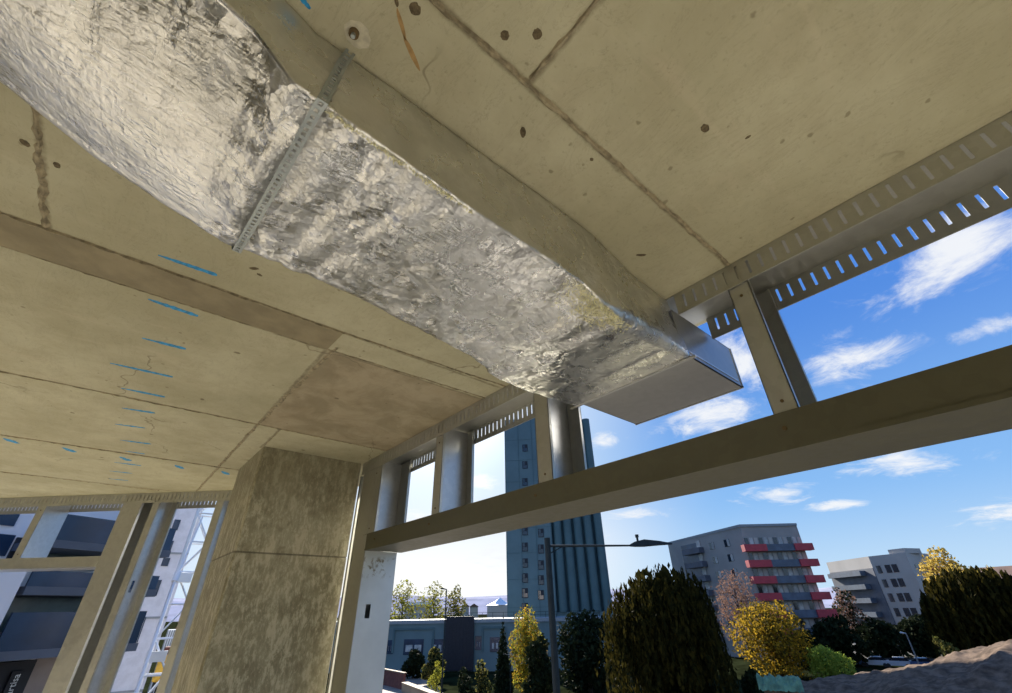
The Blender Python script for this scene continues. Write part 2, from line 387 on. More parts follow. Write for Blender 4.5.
ridge([(.53, 1.88), (.50, 3.18), (.50, 5.6)], .022, .007, seed=6)
ridge([(-.498, .4), (-.504, 1.72)], .022, .008, seed=7)
ridge([(.5, 1.733), (XF, 1.70)], .010, .008, seed=8)
ridge([(.5, 1.925), (XF, 1.90)], .012, .006, seed=9)
ridge([(-4.5, 1.742), (.5, 1.732)], .010, .009, seed=10)
ridge([(-4.5, 1.95), (.5, 1.928)], .008, .006, seed=12)
ridge([(.645, 3.2), (.655, 3.66)], .008, .004, seed=11)
# infill strip of darker grout between two joints
mb = MB(); mb.prism([(-5, 1.745), (.505, 1.735), (.50, 1.925), (-5, 1.945)], 2.7965, 2.805)
mb.build('grout_strip', MGROUT, CEIL)
# blue paint strokes, flat on the soffit
marks = [((-.206, 1.656), (-.023, 1.647), .018), ((-.208, 1.984), (-.032, 1.995), .020), ((-.2, 2.352), (-.029, 2.342), .020), ((-.302, 2.734), (-.037, 2.721), .019),
         ((-.242, 3.052), (-.038, 3.045), .019), ((-.221, 3.391), (-.056, 3.364), .022), ((-.24, 3.743), (-.08, 3.714), .018), ((-.196, 4.108), (-.014, 4.081), .020),
         ((-.152, 4.392), (-.026, 4.392), .020), ((-.20, 4.80), (-.02, 4.79), .022), ((-.22, 5.14), (-.06, 5.12), .018), ((-.21, 5.46), (-.07, 5.44), .016)]
marks += [((x - .035, y - .05), (x + .035, y + .04), .035) for x, y in ((-.796, 4.588), (-.481, 4.609), (-.138, 4.641), (.234, 4.653), (.583, 4.634))]
marks += [((-.095, .548), (-.045, .566), .008)]
for i, (a, b, w) in enumerate(marks):
    a = Vector((a[0], a[1], 0)); b = Vector((b[0], b[1], 0)); t = (b - a).normalized(); s = Vector((t.y, -t.x, 0)); L = (b - a).length; vs = []; fs = []
    N = 14
    for k in range(N + 1):
        u = k / N; p = a + t * (L * u); ww = w * .9 * (math.sin(math.pi * min(1, max(.04, u)) * .96) ** .35) * (0.65 + .5 * random.random()) * (.55 + .45 * u)
        vs += [tuple(p + s * ww)[:2] + (2.7995,), tuple(p - s * ww)[:2] + (2.7995,), tuple(p + s * ww)[:2] + (2.801,), tuple(p - s * ww)[:2] + (2.801,)]
    for k in range(N):
        q = 4 * k; fs += [(q, q + 1, q + 5, q + 4), (q + 2, q + 6, q + 7, q + 3), (q, q + 4, q + 6, q + 2), (q + 1, q + 3, q + 7, q + 5)]
    fs += [(0, 2, 3, 1), (4 * N, 4 * N + 1, 4 * N + 3, 4 * N + 2)]
    o = MB().add(vs, fs).build('paint_mark', MBLUE, CEIL); o['label'] = 'blue paint stroke'

# rust streak, filled plug holes and a pale patched ring on the soffit
def disc(x, y, rx, ry, name, mat, rot=0.0, seed=0):
    vs = []; n = 18
    for zz in (2.7992, 2.801):
        for k in range(n):
            a = 2 * math.pi * k / n; w_ = 1 + .22 * noise.noise(Vector((math.cos(a) * 2 + seed, math.sin(a) * 2, 0)))
            u, v = math.cos(a) * rx * w_, math.sin(a) * ry * w_; vs.append((x + u * math.cos(rot) - v * math.sin(rot), y + u * math.sin(rot) + v * math.cos(rot), zz))
    return MB().add(vs, [tuple(range(n)), tuple(range(2 * n - 1, n - 1, -1))] + [(k, (k + 1) % n, (k + 1) % n + n, k + n) for k in range(n)]).build(name, mat, CEIL)
MHOLE = plain('filled_plug_hole', (0.13, 0.10, 0.055), .9, var=.4, scale=80); MRUST = plain('rust_stain', (0.42, 0.27, 0.11), .85, var=.25, scale=40); MPATCH = plain('pale_cement_patch', (0.60, 0.56, 0.42), .9, var=.15, scale=50)
for i, (x, y, a, b) in enumerate(((.127, .424, .013, .012), (.307, .339, .010, .010), (.361, .291, .011, .011), (.492, .484, .008, .016), (.865, .163, .014, .010), (.09, .437, .010, .004), (.982, .10, .008, .004), (1.145, .563, .018, .006), (.70, .42, .006, .005), (-.531, 1.364, .012, .010), (-.468, 1.40, .012, .008), (.075, 1.52, .016, .008), (.10, 1.545, .010, .006), (-.60, 1.33, .008, .006))):
    disc(x, y, a, b, 'plug_hole', MHOLE, i * .8, i)
disc(.052, .548, .030, .028, 'cement_patch', MPATCH, 0, 3)
disc(.118, .468, .030, .0045, 'rust_streak', MRUST, .75, 5); disc(.165, .505, .040, .006, 'rust_streak', MRUST, .55, 6)

# concrete column in the corner
mb = MB()
col = empty('concrete_column', (1.02, 4.05, 0), 'square stained concrete column standing in the corner between the two glazed sides', 'column')
def chamf(x0, x1, y0, y1, c=.012):
    return [(x0 + c, y0), (x1 - c, y0), (x1, y0 + c), (x1, y1 - c), (x1 - c, y1), (x0 + c, y1), (x0, y1 - c), (x0, y0 + c)]
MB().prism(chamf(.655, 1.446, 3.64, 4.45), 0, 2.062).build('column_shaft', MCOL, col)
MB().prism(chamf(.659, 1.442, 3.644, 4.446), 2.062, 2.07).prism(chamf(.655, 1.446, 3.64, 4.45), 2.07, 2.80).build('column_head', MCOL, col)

# ------------------------------------------------------------------ steel framing
def slot_track(name, T, u0, u1, pitch, phase, label, notch):
    """deflection head channel: flat web under the slab and two slotted legs. T(u, depth, z)"""
    root = empty(name, T((u0 + u1) / 2, DEP / 2, 2.70), label, 'head track')
    web = MB().box((u0, .0, 2.7945), (u1, DEP, 2.799), T); web.build('track_web', MS, root)
    for nm, dd in (('inner_leg', 0.0), ('outer_leg', DEP)):
        mb = MB(); a, b = dd - .0015, dd + .0015
        zs0, zs1 = (2.720, 2.780)
        for (p0, p1) in (((u0, notch[0]), (notch[1], u1)) if notch else ((u0, u1),)):
            mb.box((p0, a, zs1), (p1, b, 2.7945), T); mb.box((p0, a, 2.690 if dd else 2.700), (p1, b, zs0), T)
            k = math.ceil((p0 + .004 - phase) / pitch); u = p0; sw = pitch * .22
            while phase + k * pitch + sw / 2 < p1 - .002:
                c = phase + k * pitch
                if c - sw / 2 > u: mb.box((u, a, zs0), (c - sw / 2, b, zs1), T)
                u = c + sw / 2; k += 1
            mb.box((u, a, zs0), (p1, b, zs1), T)
            mb.box((p0, dd - .004 if dd == 0 else dd - .001, 2.688 if dd else 2.698), (p1, dd + .001 if dd == 0 else dd + .004, 2.693 if dd else 2.703), T)
        mb.build(nm, MS, root)
    return root
TF = lambda u, d, z: (XF + d, u, z)
slot_track('head_track', TF, -2.6, 3.62, .0425, -.016, 'slotted steel head channel under the slab along the right-hand facade', (.618, 1.262))
slot_track('head_track', Lw, -2.2, 2.72, .0425, 0.0, 'slotted steel head channel under the slab along the left side beyond the column', None)

def cstud(T, u0, u1, z0, z1, open_dir, label, group=None, lip=.018, th=.003, web_hole=None, name='steel_stud', dep=DEP):
    """C-section: web on one side, front and rear flanges, lips at the open side. open_dir -1: web at u1"""
    root = empty(name, T((u0 + u1) / 2, dep / 2, z0), label, 'stud', group)
    g0 = .005
    uw = u1 if open_dir < 0 else u0; uo = u0 if open_dir < 0 else u1; s = 1 if open_dir < 0 else -1
    mb = MB()
    if web_hole:
        hc, hd, hw, hh = web_hole   # centre z, centre depth, half width, half height
        mb.box((uw, g0, z0), (uw - s * th, dep - g0, hc - hh), T); mb.box((uw, g0, hc + hh), (uw - s * th, dep - g0, z1), T)
        mb.box((uw, g0, hc - hh), (uw - s * th, hd - hw, hc + hh), T); mb.box((uw, hd + hw, hc - hh), (uw - s * th, dep - g0, hc + hh), T)
    else: mb.box((uw, g0, z0), (uw - s * th, dep - g0, z1), T)
    mb.build('web', MS2, root)
    ff = MB().box((u0, g0, z0), (u1, g0 + th, z1), T).box((uo, g0, z0), (uo + s * th, g0 + lip, z1), T).build('front_flange', MS, root)
    MB().box((u0, dep - g0 - th, z0), (u1, dep - g0, z1), T).box((uo, dep - g0 - lip, z0), (uo + s * th, dep - g0, z1), T).build('rear_flange', MS, root)
    for zc in (z0 + .035, min(z1 - .06, z0 + .45)):
        mb = MB(); c = T((u0 + u1) / 2, g0 - .003, zc)
        q = T((u0 + u1) / 2, g0 + .004, zc); mb.tube([c, q], .0055, 8); mb.build('screw_head', MDARKHOLE, ff)
    return root
ZT0, ZT1 = 2.0885, 2.2035
GS = 'short studs above the facade transom'
cstud(TF, .345, .418, ZT1, 2.785, -1, 'short steel stud above the transom, just right of the open duct end', GS)
cstud(TF, 1.385, 1.482, ZT1, 2.785, -1, 'short steel stud above the transom, under the near-left corner of the foil duct', GS)
cstud(TF, 2.355, 2.440, ZT1, 2.785, -1, 'short steel stud above the transom, midway between duct and corner column', GS)
cstud(TF, 3.24, 3.415, ZT1, 2.785, -1, 'short steel stud above the transom, nearest to the concrete column', GS)
# full-height jamb next to the column: box section with slotted web
J = empty('door_jamb_stud', (XF + .13, 3.46, 0), 'tall pale steel jamb with a slotted hole, beside the concrete column', 'jamb', None)
mb = MB(); d0, d1 = .006, DEP - .006
hc, hd, hw, hh = 1.705, .085, .018, .042
uw = 3.345
mb.box((uw, d0, 0), (uw + .003, d1, hc - hh), TF); mb.box((uw, d0, hc + hh), (uw + .003, d1, ZT0 - .001), TF)
mb.box((uw, d0, hc - hh), (uw + .003, hd - hw, hc + hh), TF); mb.box((uw, hd + hw, hc - hh), (uw + .003, d1, hc + hh), TF)
mb.build('web', m_jamb(), J)
MB().box((3.574, d0, 0), (3.578, d1, 2.785), TF).build('closing_web', MS, J)
MB().box((uw, d0 - .003, 0), (3.578, d0, 2.785), TF).box((3.570, d0 - .008, 0), (3.578, d0 - .003, 2.69), TF).build('front_flange', MS, J)
MB().box((uw, d1, 0), (3.578, d1 + .003, ZT0), TF).build('rear_flange', MS, J)
mb = MB().box((3.618, -.003, 0), (3.638, .001, 2.69), TF).box((3.618, -.003, 0), (3.620, .02, 2.69), TF)
tag(mb.build('edge_channel', MS), 'narrow steel edge channel fixed against the concrete column, with a bright slit beside it', 'channel')

# facade transom: deep box beam with a seam near the bottom of its face
tr = empty('transom_beam', (XF, .3, ZT0), 'long deep steel transom crossing the right-hand facade below the short studs', 'beam')
mb = MB().box((-2.6, 0, ZT0 + .012), (3.345, .003, ZT1), TF).box((-2.6, .003, ZT1 - .003), (3.42, DEP + .02, ZT1), TF)
mb.build('face_plate', MT, tr)
MB().box((-2.6, -.003, ZT0), (3.345, .0, ZT0 + .014), TF).box((-2.6, 0, ZT0), (3.345, .30, ZT0 + .003), TF).build('bottom_plate', MT, tr)
MB().box((-2.6, .297, ZT0 + .003), (3.345, .30, ZT1), TF).build('rear_plate', MT, tr)
for u in (1.50, .40, 2.45, 3.2):
    c = TF(u, -.004, ZT1 - .05); mb = MB().tube([c, TF(u, .002, ZT1 - .05)], .007, 8); mb.build('screw_head', MDARKHOLE, tr)
# bottom track of the facade
tag(MB().box((-2.6, 0, 0), (3.34, .003, .09), TF).box((-2.6, 0, 0), (3.34, DEP, .003), TF).box((-2.6, DEP, 0), (3.34, DEP + .003, .09), TF).build('base_track', MS), 'steel base channel on the floor edge along the right-hand facade', 'base track')

# left side framing
GL = 'studs of the left side framing'
cstud(Lw, .490, .572, 2.212, 2.785, -1, 'short steel stud above the left transom, in front of the white building', GL)
JL = empty('jamb_stud', Lw(1.5, .13, 0), 'wide boxed steel jamb at the right end of the left transom', 'jamb')
MB().box((1.405, .004, 0), (1.61, .007, 2.785), Lw).build('front_flange', MS, JL)
MB().box((1.405, .007, 0), (1.408, .26, 2.785), Lw).build('web', MS, JL)
MB().box((1.405, .257, 0), (1.61, .26, 2.785), Lw).build('rear_flange', MS, JL)
MB().box((1.607, .007, 0), (1.610, .03, 2.785), Lw).build('lip', MS2, JL)
cstud(Lw, 1.73, 1.80, 0, 2.785, 1, 'full-height steel stud right of the wide jamb, its web shining blue', GL, web_hole=(1.95, .13, .02, .05))
cstud(Lw, 2.41, 2.485, 0, 2.785, 1, 'full-height steel stud nearest the concrete column on the left side', GL)
tl = empty('transom_beam', Lw(0, 0, 2.13), 'steel transom on the left side in front of the balcony building', 'beam')
MB().box((-2.2, 0, 2.125), (1.405, .003, 2.212), Lw).box((-2.2, .003, 2.209), (1.405, DEP, 2.212), Lw).build('face_plate', MS, tl)
MB().box((-2.2, -.003, 2.115), (1.405, DEP, 2.125), Lw).build('bottom_plate', MS2, tl)
tag(MB().box((-2.2, 0, 0), (2.6, .003, .09), Lw).box((-2.2, 0, 0), (2.6, DEP, .003), Lw).build('base_track', MS), 'steel base channel on the floor edge along the left side', 'base track')

# ------------------------------------------------------------------ the duct
duct = empty('insulated_duct', (0.4, .9, 2.6), 'foil-wrapped rectangular air duct hung under the slab, open metal end poking outside', 'duct')
def interp(x, tab):
    xs = [t[0] for t in tab]; return [float(np.interp(x, xs, [t[k] for t in tab])) for k in range(1, len(tab[0]))]
#        x      z right  z left  y right bottom  y left  y right top
DT = [(-1.7, 2.74, 2.79, .42, 1.02, .50), (-.60, 2.71, 2.775, .55, 1.16, .56), (-.35, 2.69, 2.685, .56, 1.20, .565), (-.11, 2.645, 2.615, .585, 1.205, .575),
      (-.02, 2.585, 2.60, .598, 1.21, .600), (.2, 2.565, 2.595, .60, 1.205, .600), (.45, 2.54, 2.585, .60, 1.205, .603), (.7, 2.535, 2.56, .602, 1.215, .60),
      (.84, 2.535, 2.55, .610, 1.225, .603), (.93, 2.492, 2.53, .602, 1.235, .607), (1.03, 2.480, 2.512, .607, 1.242, .622), (1.2, 2.50, 2.508, .620, 1.240, .645), (1.46, 2.508, 2.508, .624, 1.225, .655)]
def section(x):
    zr, zl, yr, yl, yt = interp(x, DT); P = []
    r = float(np.interp(x, [.9, 1.06, 1.3, 1.46], [.008, .05, .045, .02]))
    rl = .05 if x < .95 else .02
    for k in range(34): t = k / 34; P.append((yt + (yr - yt) * t, 2.792 + (zr + r - 2.792) * t, 0))
    for k in range(9): a = math.pi / 2 * k / 9; P.append((yr + r - r * math.cos(a), zr + r - r * math.sin(a), .5))
    nb = 110
    for k in range(nb):
        t = k / nb; y = yr + r + (yl - rl - yr - r) * t; z = zr + (zl - zr) * t
        z -= .034 * math.sin(math.pi * min(1, t * 1.02)) ** .9 * float(np.interp(x, [-.5, .0, .12], [1, .8, .15]))
        P.append((y, z, 1.0))
    for k in range(9): a = math.pi / 2 * k / 9; P.append((yl - rl + rl * math.sin(a), zl + rl - rl * math.cos(a), .8))
    for k in range(24): t = k / 23; P.append((yl, zl + rl + (2.792 - zl - rl) * t, .6))
    return P
xs = np.arange(-1.7, 1.462, .0105); vs = []; fs = []; NS = None
def crease(v, s):
    return abs(noise.noise(v * s))
for xi in xs:
    P = section(float(xi)); NS = len(P)
    for k, (y, z, w) in enumerate(P):
        v = Vector((xi, y, z)); wv = v + noise.noise_vector(v * 3.5) * .16
        amp = .0012 if w == 0 else .0075 if w >= .8 else .003
        if xi < -.05: amp *= .30 + .9 * math.exp(-((y - .66) / .13) ** 2 - ((xi + .15) / .25) ** 2)
        amp *= float(np.interp(xi, [.95, 1.15], [1, .22]))
        wv = Vector((wv.x * 1.25, wv.y * .62, wv.z))
        h = (crease(wv, 6.5) * 1.0 + crease(wv + Vector((3, 1, 7)), 14) * .55 + crease(wv, 30) * .3) - .35
        bulge = noise.noise(Vector((xi * 1.9, y * 2.0, 4.0))) * (.012 if w >= .8 and xi < 1.1 else .002)
        dd = amp * h * 1.5 + bulge
        # long folds running over the belly near the outlet
        if w >= .8:
            for fx, sl, dep, wd in ((1.335, .00, .006, .02), (1.225, .05, .003, .02), (.14, -.10, .006, .02), (.24, -.16, .006, .025), (-.10, -.08, .004, .018)):
                q = xi - fx - sl * (y - .9); dd += -dep * math.exp(-(q / wd) ** 2)
            # pinched by the hanger band
            q = xi - .035; dd -= .006 * math.exp(-(q / .03) ** 2)
        cy, cz = .9, 2.70
        if w == 0: vs.append((xi, y - dd * 1.0, z))
        elif w == .5 or w == .8:
            n2 = Vector((y - cy, (z - cz) * 2)).normalized(); vs.append((xi, y + n2.x * dd, z + n2.y * dd))
        elif w == 1.0: vs.append((xi, y, z - dd))
        else: vs.append((xi, y + dd, z))
nx = len(xs)
for i in range(nx - 1):
    for k in range(NS - 1):
        a = i * NS + k; fs.append((a, a + 1, a + NS + 1, a + NS))
fs.append(tuple(range((nx - 1) * NS, nx * NS)))
for i in range(nx - 1): fs.append((i * NS, (i + 1) * NS, (i + 1) * NS + NS - 1, i * NS + NS - 1))
MB().add(vs, fs).build('foil_wrap', MF, duct, smooth=True)
# bare steel outlet, a thin-walled open box with flanged seams
bx0, bx1, by0, by1, bz0, bz1 = 1.43, 1.925, .632, 1.196, 2.522, 2.722
mb = MB(); t = .004
mb.box((bx0, by0, bz0), (bx1, by0 + t, bz1)); mb.box((bx0, by1 - t, bz0), (bx1, by1, bz1))
mb.box((bx0, by0, bz0), (bx1, by1, bz0 + t)); mb.box((bx0, by0, bz1 - t), (bx1, by1, bz1))
obx = mb.build('outlet_box', MBOX, duct)
MB().box((bx0 + .02, by0 - .003, bz0 + .018), (bx1 - .03, by0, bz0 + .026)).box((bx1 - .006, by0 - .004, bz0 - .003), (bx1 + .002, by1 + .004, bz0 + .006)).box((bx1 - .006, by0 - .004, bz0), (bx1 + .002, by0 + .002, bz1)).build('outlet_seam', MS2, obx)
mb = MB()
mb.box((1.452, .600, 2.498), (1.462, 1.235, 2.506)); mb.build('wrap_edge', MS2, duct)
# perforated hanger band round the duct
def band_pts():
    X = .035; zr, zl, yr, yl, yt = interp(X, DT)
    return [(X + .02, yt - .012, 2.797), (X + .012, yt - .010, 2.74), (X + .004, yr - .007, zr + .03), (X + .002, yr - .007, zr - .004), (X - .002, yr + .02, zr - .012)] + \
        [(X - .002 - .03 * k / 8, yr + .03 + (yl - yr - .06) * k / 8, zr - .013 + (zl - zr) * k / 8 - .034 * math.sin(math.pi * min(1, .02 + k / 8.3)) ** .9 * float(np.interp(X, [-.5, .0, .12], [1, .8, .15]))) for k in range(1, 9)] + \
        [(X - .035, yl - .01, zl + .005), (X - .038, yl + .012, zl + .04), (X - .038, yl + .012, 2.797)]
bp = [Vector(p) for p in band_pts()]
pts = []; 
for a, b in zip(bp[:-1], bp[1:]):
    n = max(1, int((b - a).length / .004)); pts += [a + (b - a) * (i / n) for i in range(n)]
pts.append(bp[-1]); hwid = .011; vs = []; fs = []
cum = 0; on = []
for i, p in enumerate(pts):
    # three strips, the middle one broken by round-cornered holes
    for q in (-hwid, -hwid * .42, hwid * .42, hwid):
        vs.append((p.x + q, p.y, p.z))
    if i: cum += (pts[i] - pts[i - 1]).length
    on.append((cum % .016) < .0085)
for i in range(len(pts) - 1):
    for k in range(3):
        if k == 1 and on[i]: continue
        a = i * 4 + k; fs.append((a, a + 1, a + 5, a + 4))
ob = MB().add(vs, fs).build('hanger_band', MSK, duct); md = ob.modifiers.new('thick', 'SOLIDIFY'); md.thickness = .0015
# exposed yellow insulation where the foil is torn at the arris
mb = MB()
for i in range(1900):
    if i < 1500: x = float(np.clip(RNG.normal(.93, .055), .79, 1.07)); sy = .022 + .03 * abs(math.sin(x * 9)) 
    else: x = float(RNG.uniform(.05, .42)); sy = .004
    zr, zl, yr, yl, yt = interp(x, DT)
    c = Vector((x, yr + .004 + abs(RNG.normal(0, sy)), zr - .004 + RNG.normal(0, .003)))
    dv = Vector(RNG.normal(0, 1, 3)).normalized() * .007; e = Vector(RNG.normal(0, 1, 3)).normalized() * .0018
    mb.add([c - dv, c + e, c + dv, c - e], [(0, 1, 2, 3)])
o = mb.build('exposed_insulation', MYEL, duct); o['label'] = 'yellow glass wool showing through the torn foil'
# drop-in anchor in the slab beside the band
an = empty('ceiling_anchor', (.04, .553, 2.80), 'small rusty drop-in anchor in the soffit at the top of the hanger band', 'anchor')
MB().tube([(.045, .548, 2.801), (.045, .548, 2.789)], .011, 14).build('sleeve', MDARKHOLE, an)
MB().tube([(.045, .548, 2.789), (.045, .548, 2.779)], .005, 10).build('bolt', MSK, an)

#EXTERIOR
# ------------------------------------------------------------------ outside: ground
GZ = -8.0
MASPH = plain('asphalt', (0.045, 0.045, 0.045), 0.95, var=.3, scale=.5)
MGRASS = plain('rough_grass', (0.016, 0.020, 0.009), 1.0, var=.5, scale=.25, spec=0)
MROAD = plain('pale_concrete_road', (0.24, 0.21, 0.17), 0.85, var=.2, scale=.6)
MTEAL = plain('blue_grey_cladding', (0.070, 0.135, 0.148), 0.6, var=.10, scale=.3)
MTEAL2 = plain('pale_blue_grey_panel', (0.115, 0.185, 0.20), 0.6, var=.08, scale=.2)
MTRIM = plain('pale_stone_trim', (0.27, 0.30, 0.32), 0.7, var=.1)
MBLACK = plain('black_cladding', (0.010, 0.012, 0.020), 0.6, var=.3)
MGREY = plain('grey_render', (0.31, 0.305, 0.295), 0.8, var=.10, scale=.15)
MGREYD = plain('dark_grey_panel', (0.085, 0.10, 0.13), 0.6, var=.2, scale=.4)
MPALE = plain('pale_render', (0.42, 0.40, 0.37), 0.8, var=.10, scale=.12)
MTAN = plain('tan_render', (0.30, 0.22, 0.14), 0.8, var=.2, scale=.2)
MRED = plain('red_balcony_panel', (0.42, 0.040, 0.060), 0.55, var=.12, scale=.8)
MBALC = plain('blue_grey_balcony_panel', (0.085, 0.115, 0.16), 0.5, var=.2, scale=.8)
MWIN = m_glass('window_glass', (0.012, 0.02, 0.035))
MCURT = plain('curtained_window', (0.42, 0.43, 0.42), 0.6, var=.3, scale=1.2)
MPOLE = plain('dark_painted_steel', (0.018, 0.026, 0.028), 0.6, metal=0, spec=.2, var=.2)
MROOF = plain('brown_roof', (0.17, 0.10, 0.07), 0.8, var=.2, scale=.2)
MBRICK = plain('red_brick', (0.13, 0.045, 0.035), 0.85, var=.3, scale=2)
MSOIL = plain('excavated_soil', (0.125, 0.088, 0.062), 0.95, var=.45, scale=1.2, bump=.5, spec=.1)
MBARK = plain('bark', (0.045, 0.034, 0.022), 0.9, var=.4, scale=6, bump=.5)
MGREEN = plain('green_netting', (0.10, 0.20, 0.12), 0.8, var=.35, scale=1.5)
LW = m_leaf('willow_leaves', (0.014, 0.016, 0.005), (0.050, 0.040, 0.008), .30)
LWY = m_leaf('sunlit_willow_leaves', (0.36, 0.27, 0.06), (0.50, 0.36, 0.09), .5)  # sunlight on the willow top, put into a pale gold leaf colour
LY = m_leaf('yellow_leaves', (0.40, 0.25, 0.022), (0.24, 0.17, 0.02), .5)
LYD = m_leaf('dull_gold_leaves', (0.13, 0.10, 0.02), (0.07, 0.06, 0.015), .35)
LYG = m_leaf('yellow_green_leaves', (0.34, 0.32, 0.04), (0.15, 0.17, 0.03), .5)
LG = m_leaf('bright_green_leaves', (0.22, 0.32, 0.05), (0.36, 0.42, 0.07), .5)
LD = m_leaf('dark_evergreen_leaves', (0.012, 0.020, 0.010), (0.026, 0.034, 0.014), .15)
LO = m_leaf('olive_leaves', (0.11, 0.12, 0.03), (0.20, 0.17, 0.05), .4)
LP = m_leaf('pinkish_brown_twigs', (0.30, 0.18, 0.14), (0.22, 0.14, 0.10), .3)

o = MB().prism([(1.9, -40), (38, -30), (38, 10), (24, 36), (-14, 40), (-14, 9.6), (-2.8, 9.6), (1.9, 4.8)], GZ + .001, GZ + .03).build('added_yard', plain('bare_site_ground', (0.125, 0.11, 0.085), .95, var=.25, scale=.4, bump=.3)); tag(o, 'unseen bare brown ground at the foot of the building, added for reflections', kind='structure')  # out-of-view ground, added so the outlet underside reflects brown-grey
o = MB().box((-400, -900, GZ - .5), (1500, 1500, GZ)).build('ground', MGRASS); tag(o, 'dark rough ground far below the open storey', kind='structure')
def gpoly(name, pix, z, mat, label, cat=None, kind='structure', th=.04):
    P = [on_z(x, y, z)[:2] for x, y in pix]; o = MB().prism(P, GZ + .001, z).build(name, mat); tag(o, label, cat, kind=kind); return o
gpoly('road', [(330, 760), (470, 760), (440, 686), (408, 671), (384, 668)], GZ + .05, MROAD, 'pale sunlit road at the foot of the window jamb')
o = MB().prism([(108, -40), (178, -60), (190, 60), (128, 62)], GZ + .001, GZ + .04).build('car_park', MASPH); tag(o, 'asphalt car park in front of the far flats', kind='structure')
# wooded hills on the skyline
def hills():
    vs = []; fs = []; n = 90
    for i in range(n + 1):
        a = math.radians(-30 + 150 * i / n); r = 1500
        h = 34 + 22 * noise.noise(Vector((i * .11, 2, 0))) + 8 * noise.noise(Vector((i * .5, 5, 0))) + 10 * math.exp(-((math.degrees(a) - 53) / 14) ** 2)
        for rr, hh in ((r - 260, GZ - 1), (r - 80, h * .8), (r, h), (r + 200, GZ - 1)):
            vs.append((math.cos(a) * rr, math.sin(a) * rr, hh))
    for i in range(n):
        for k in range(3): fs.append((i * 4 + k, i * 4 + k + 1, i * 4 + k + 5, i * 4 + k + 4))
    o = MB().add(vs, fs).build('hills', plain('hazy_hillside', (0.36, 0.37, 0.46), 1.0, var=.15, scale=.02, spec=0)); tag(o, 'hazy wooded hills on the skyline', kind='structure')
hills()

# ------------------------------------------------------------------ blue-grey silo tower
def face_px(ax, ay, aD, bx, by, bD):
    return Face(pt(ax, ay, aD), pt(bx, by, bD))
SF = face_px(507.5, 600, 122.3, 612, 600, 121.7)
H_SILO = 48.5
silo = empty('grain_silo', SF.T(SF.L / 2, -6, GZ), 'tall blue-grey silo tower with fluted right half, above the low building', 'silo')
uj = SF.uz(556, 600)[0]; zb = SF.uz(580, 612)[1]
mb = MB(); SF.box(mb, 0, uj, GZ, H_SILO + 2, -11, 0); mb.build('stair_tower', MTEAL2, silo)
mb = MB()
for u in np.linspace(0, uj, 4): SF.box(mb, u - .07, u + .07, GZ, H_SILO + 2, 0, .10)
for z in np.arange(GZ + 4, H_SILO, 6.0): SF.box(mb, 0, uj, z - .04, z + .04, 0, .06)
mb.build('panel_joint', MTEAL, silo)
# fluted bins: half-round shafts side by side
nb = 5; w = (SF.L - uj) / nb; ys = []
poly = [(uj, -11), (SF.L, -11)]
prof = []
for b in range(nb):
    prof += [(uj + w * b, -2.2), (uj + w * b + w * .20, -2.2)]
    for k in range(13):
        a = math.pi * k / 12; prof.append((uj + w * b + w * .60 - w * .40 * math.cos(a), -.9 + 1.0 * math.sin(a)))
    prof.append((uj + w * (b + 1), -2.2))
prof = [(u, n) for u, n in prof]
P2 = [SF.T(u, n, 0) for u, n in prof] + [SF.T(SF.L, -11, 0), SF.T(uj, -11, 0)]
MB().prism(P2, zb, H_SILO + .8).build('fluted_bins', MTEAL, silo)
P2 = [SF.T(u, n * .6 - .4, 0) for u, n in ((uj, 0), (SF.L + .4, 0))] + [SF.T(SF.L + .4, -11, 0), SF.T(uj, -11, 0)]
MB().prism(P2, GZ, zb).build('silo_base', MTEAL2, silo)
for px, ys in ((525, (448, 465, 482, 531, 547, 563, 578, 593, 608)), (541, (466, 483, 533, 549, 565, 580, 595))):
    for y in ys:
        u, z = SF.uz(px, y); fr = MB(); SF.box(fr, u - .75, u + .75, z - 1.05, z + 1.05, 0.0, .07); f_ = fr.build('window', MBLACK, silo)
        gm = MB(); SF.box(gm, u - .6, u + .62, z - .9, z - .05, .07, .10); SF.box(gm, u - .6, u - .02, z + .05, z + .9, .07, .10); gm.build('pane', MWIN, f_)

# ------------------------------------------------------------------ low blue-grey building with black gate
LF = face_px(384, 622, 103, 606, 619, 99)
low = empty('low_building', LF.T(LF.L / 2, -6, GZ), 'long low blue-grey building with raised window surrounds and black bay', 'building')
zt = LF.uz(430, 620)[1]
mb = MB(); LF.box(mb, -14, LF.L, GZ, zt - .6, -12, 0); mb.build('wall', MTEAL2, low)
mb = MB(); LF.box(mb, -14, LF.L, zt - .6, zt, -12.2, .25); mb.build('parapet', MTRIM, low)
u0 = LF.uz(446, 640)[0]; u1 = LF.uz(474, 640)[0]
mb = MB(); LF.box(mb, u0, u1, GZ + .2, zt + .5, .0, .8)
bay = mb.build('black_bay', MBLACK, low)
mb = MB(); 
for u in np.linspace(u0, u1, 9): LF.box(mb, u - .04, u + .04, GZ + .3, zt + .4, .8, .86)
mb.build('bay_rib', MBLACK, bay)
for xa, xb, ya, yb in ((386, 394, 640, 654), (403, 424, 639, 655), (431, 444, 639, 655), (475, 482, 636, 650), (490, 500, 637, 652)):
    ua, za = LF.uz(xa, yb); ub, zb_ = LF.uz(xb, ya)
    mb = MB(); LF.box(mb, ua, ub, za, zb_, 0, .08); f_ = mb.build('window', MNAVY, low)
    mb = MB(); LF.box(mb, ua + .4, (ua + ub) / 2 - .2, za + .5, zb_ - .9, .08, .12); LF.box(mb, (ua + ub) / 2 + .2, ub - .4, za + .5, zb_ - .9, .08, .12); mb.build('pane', MCURT, f_)
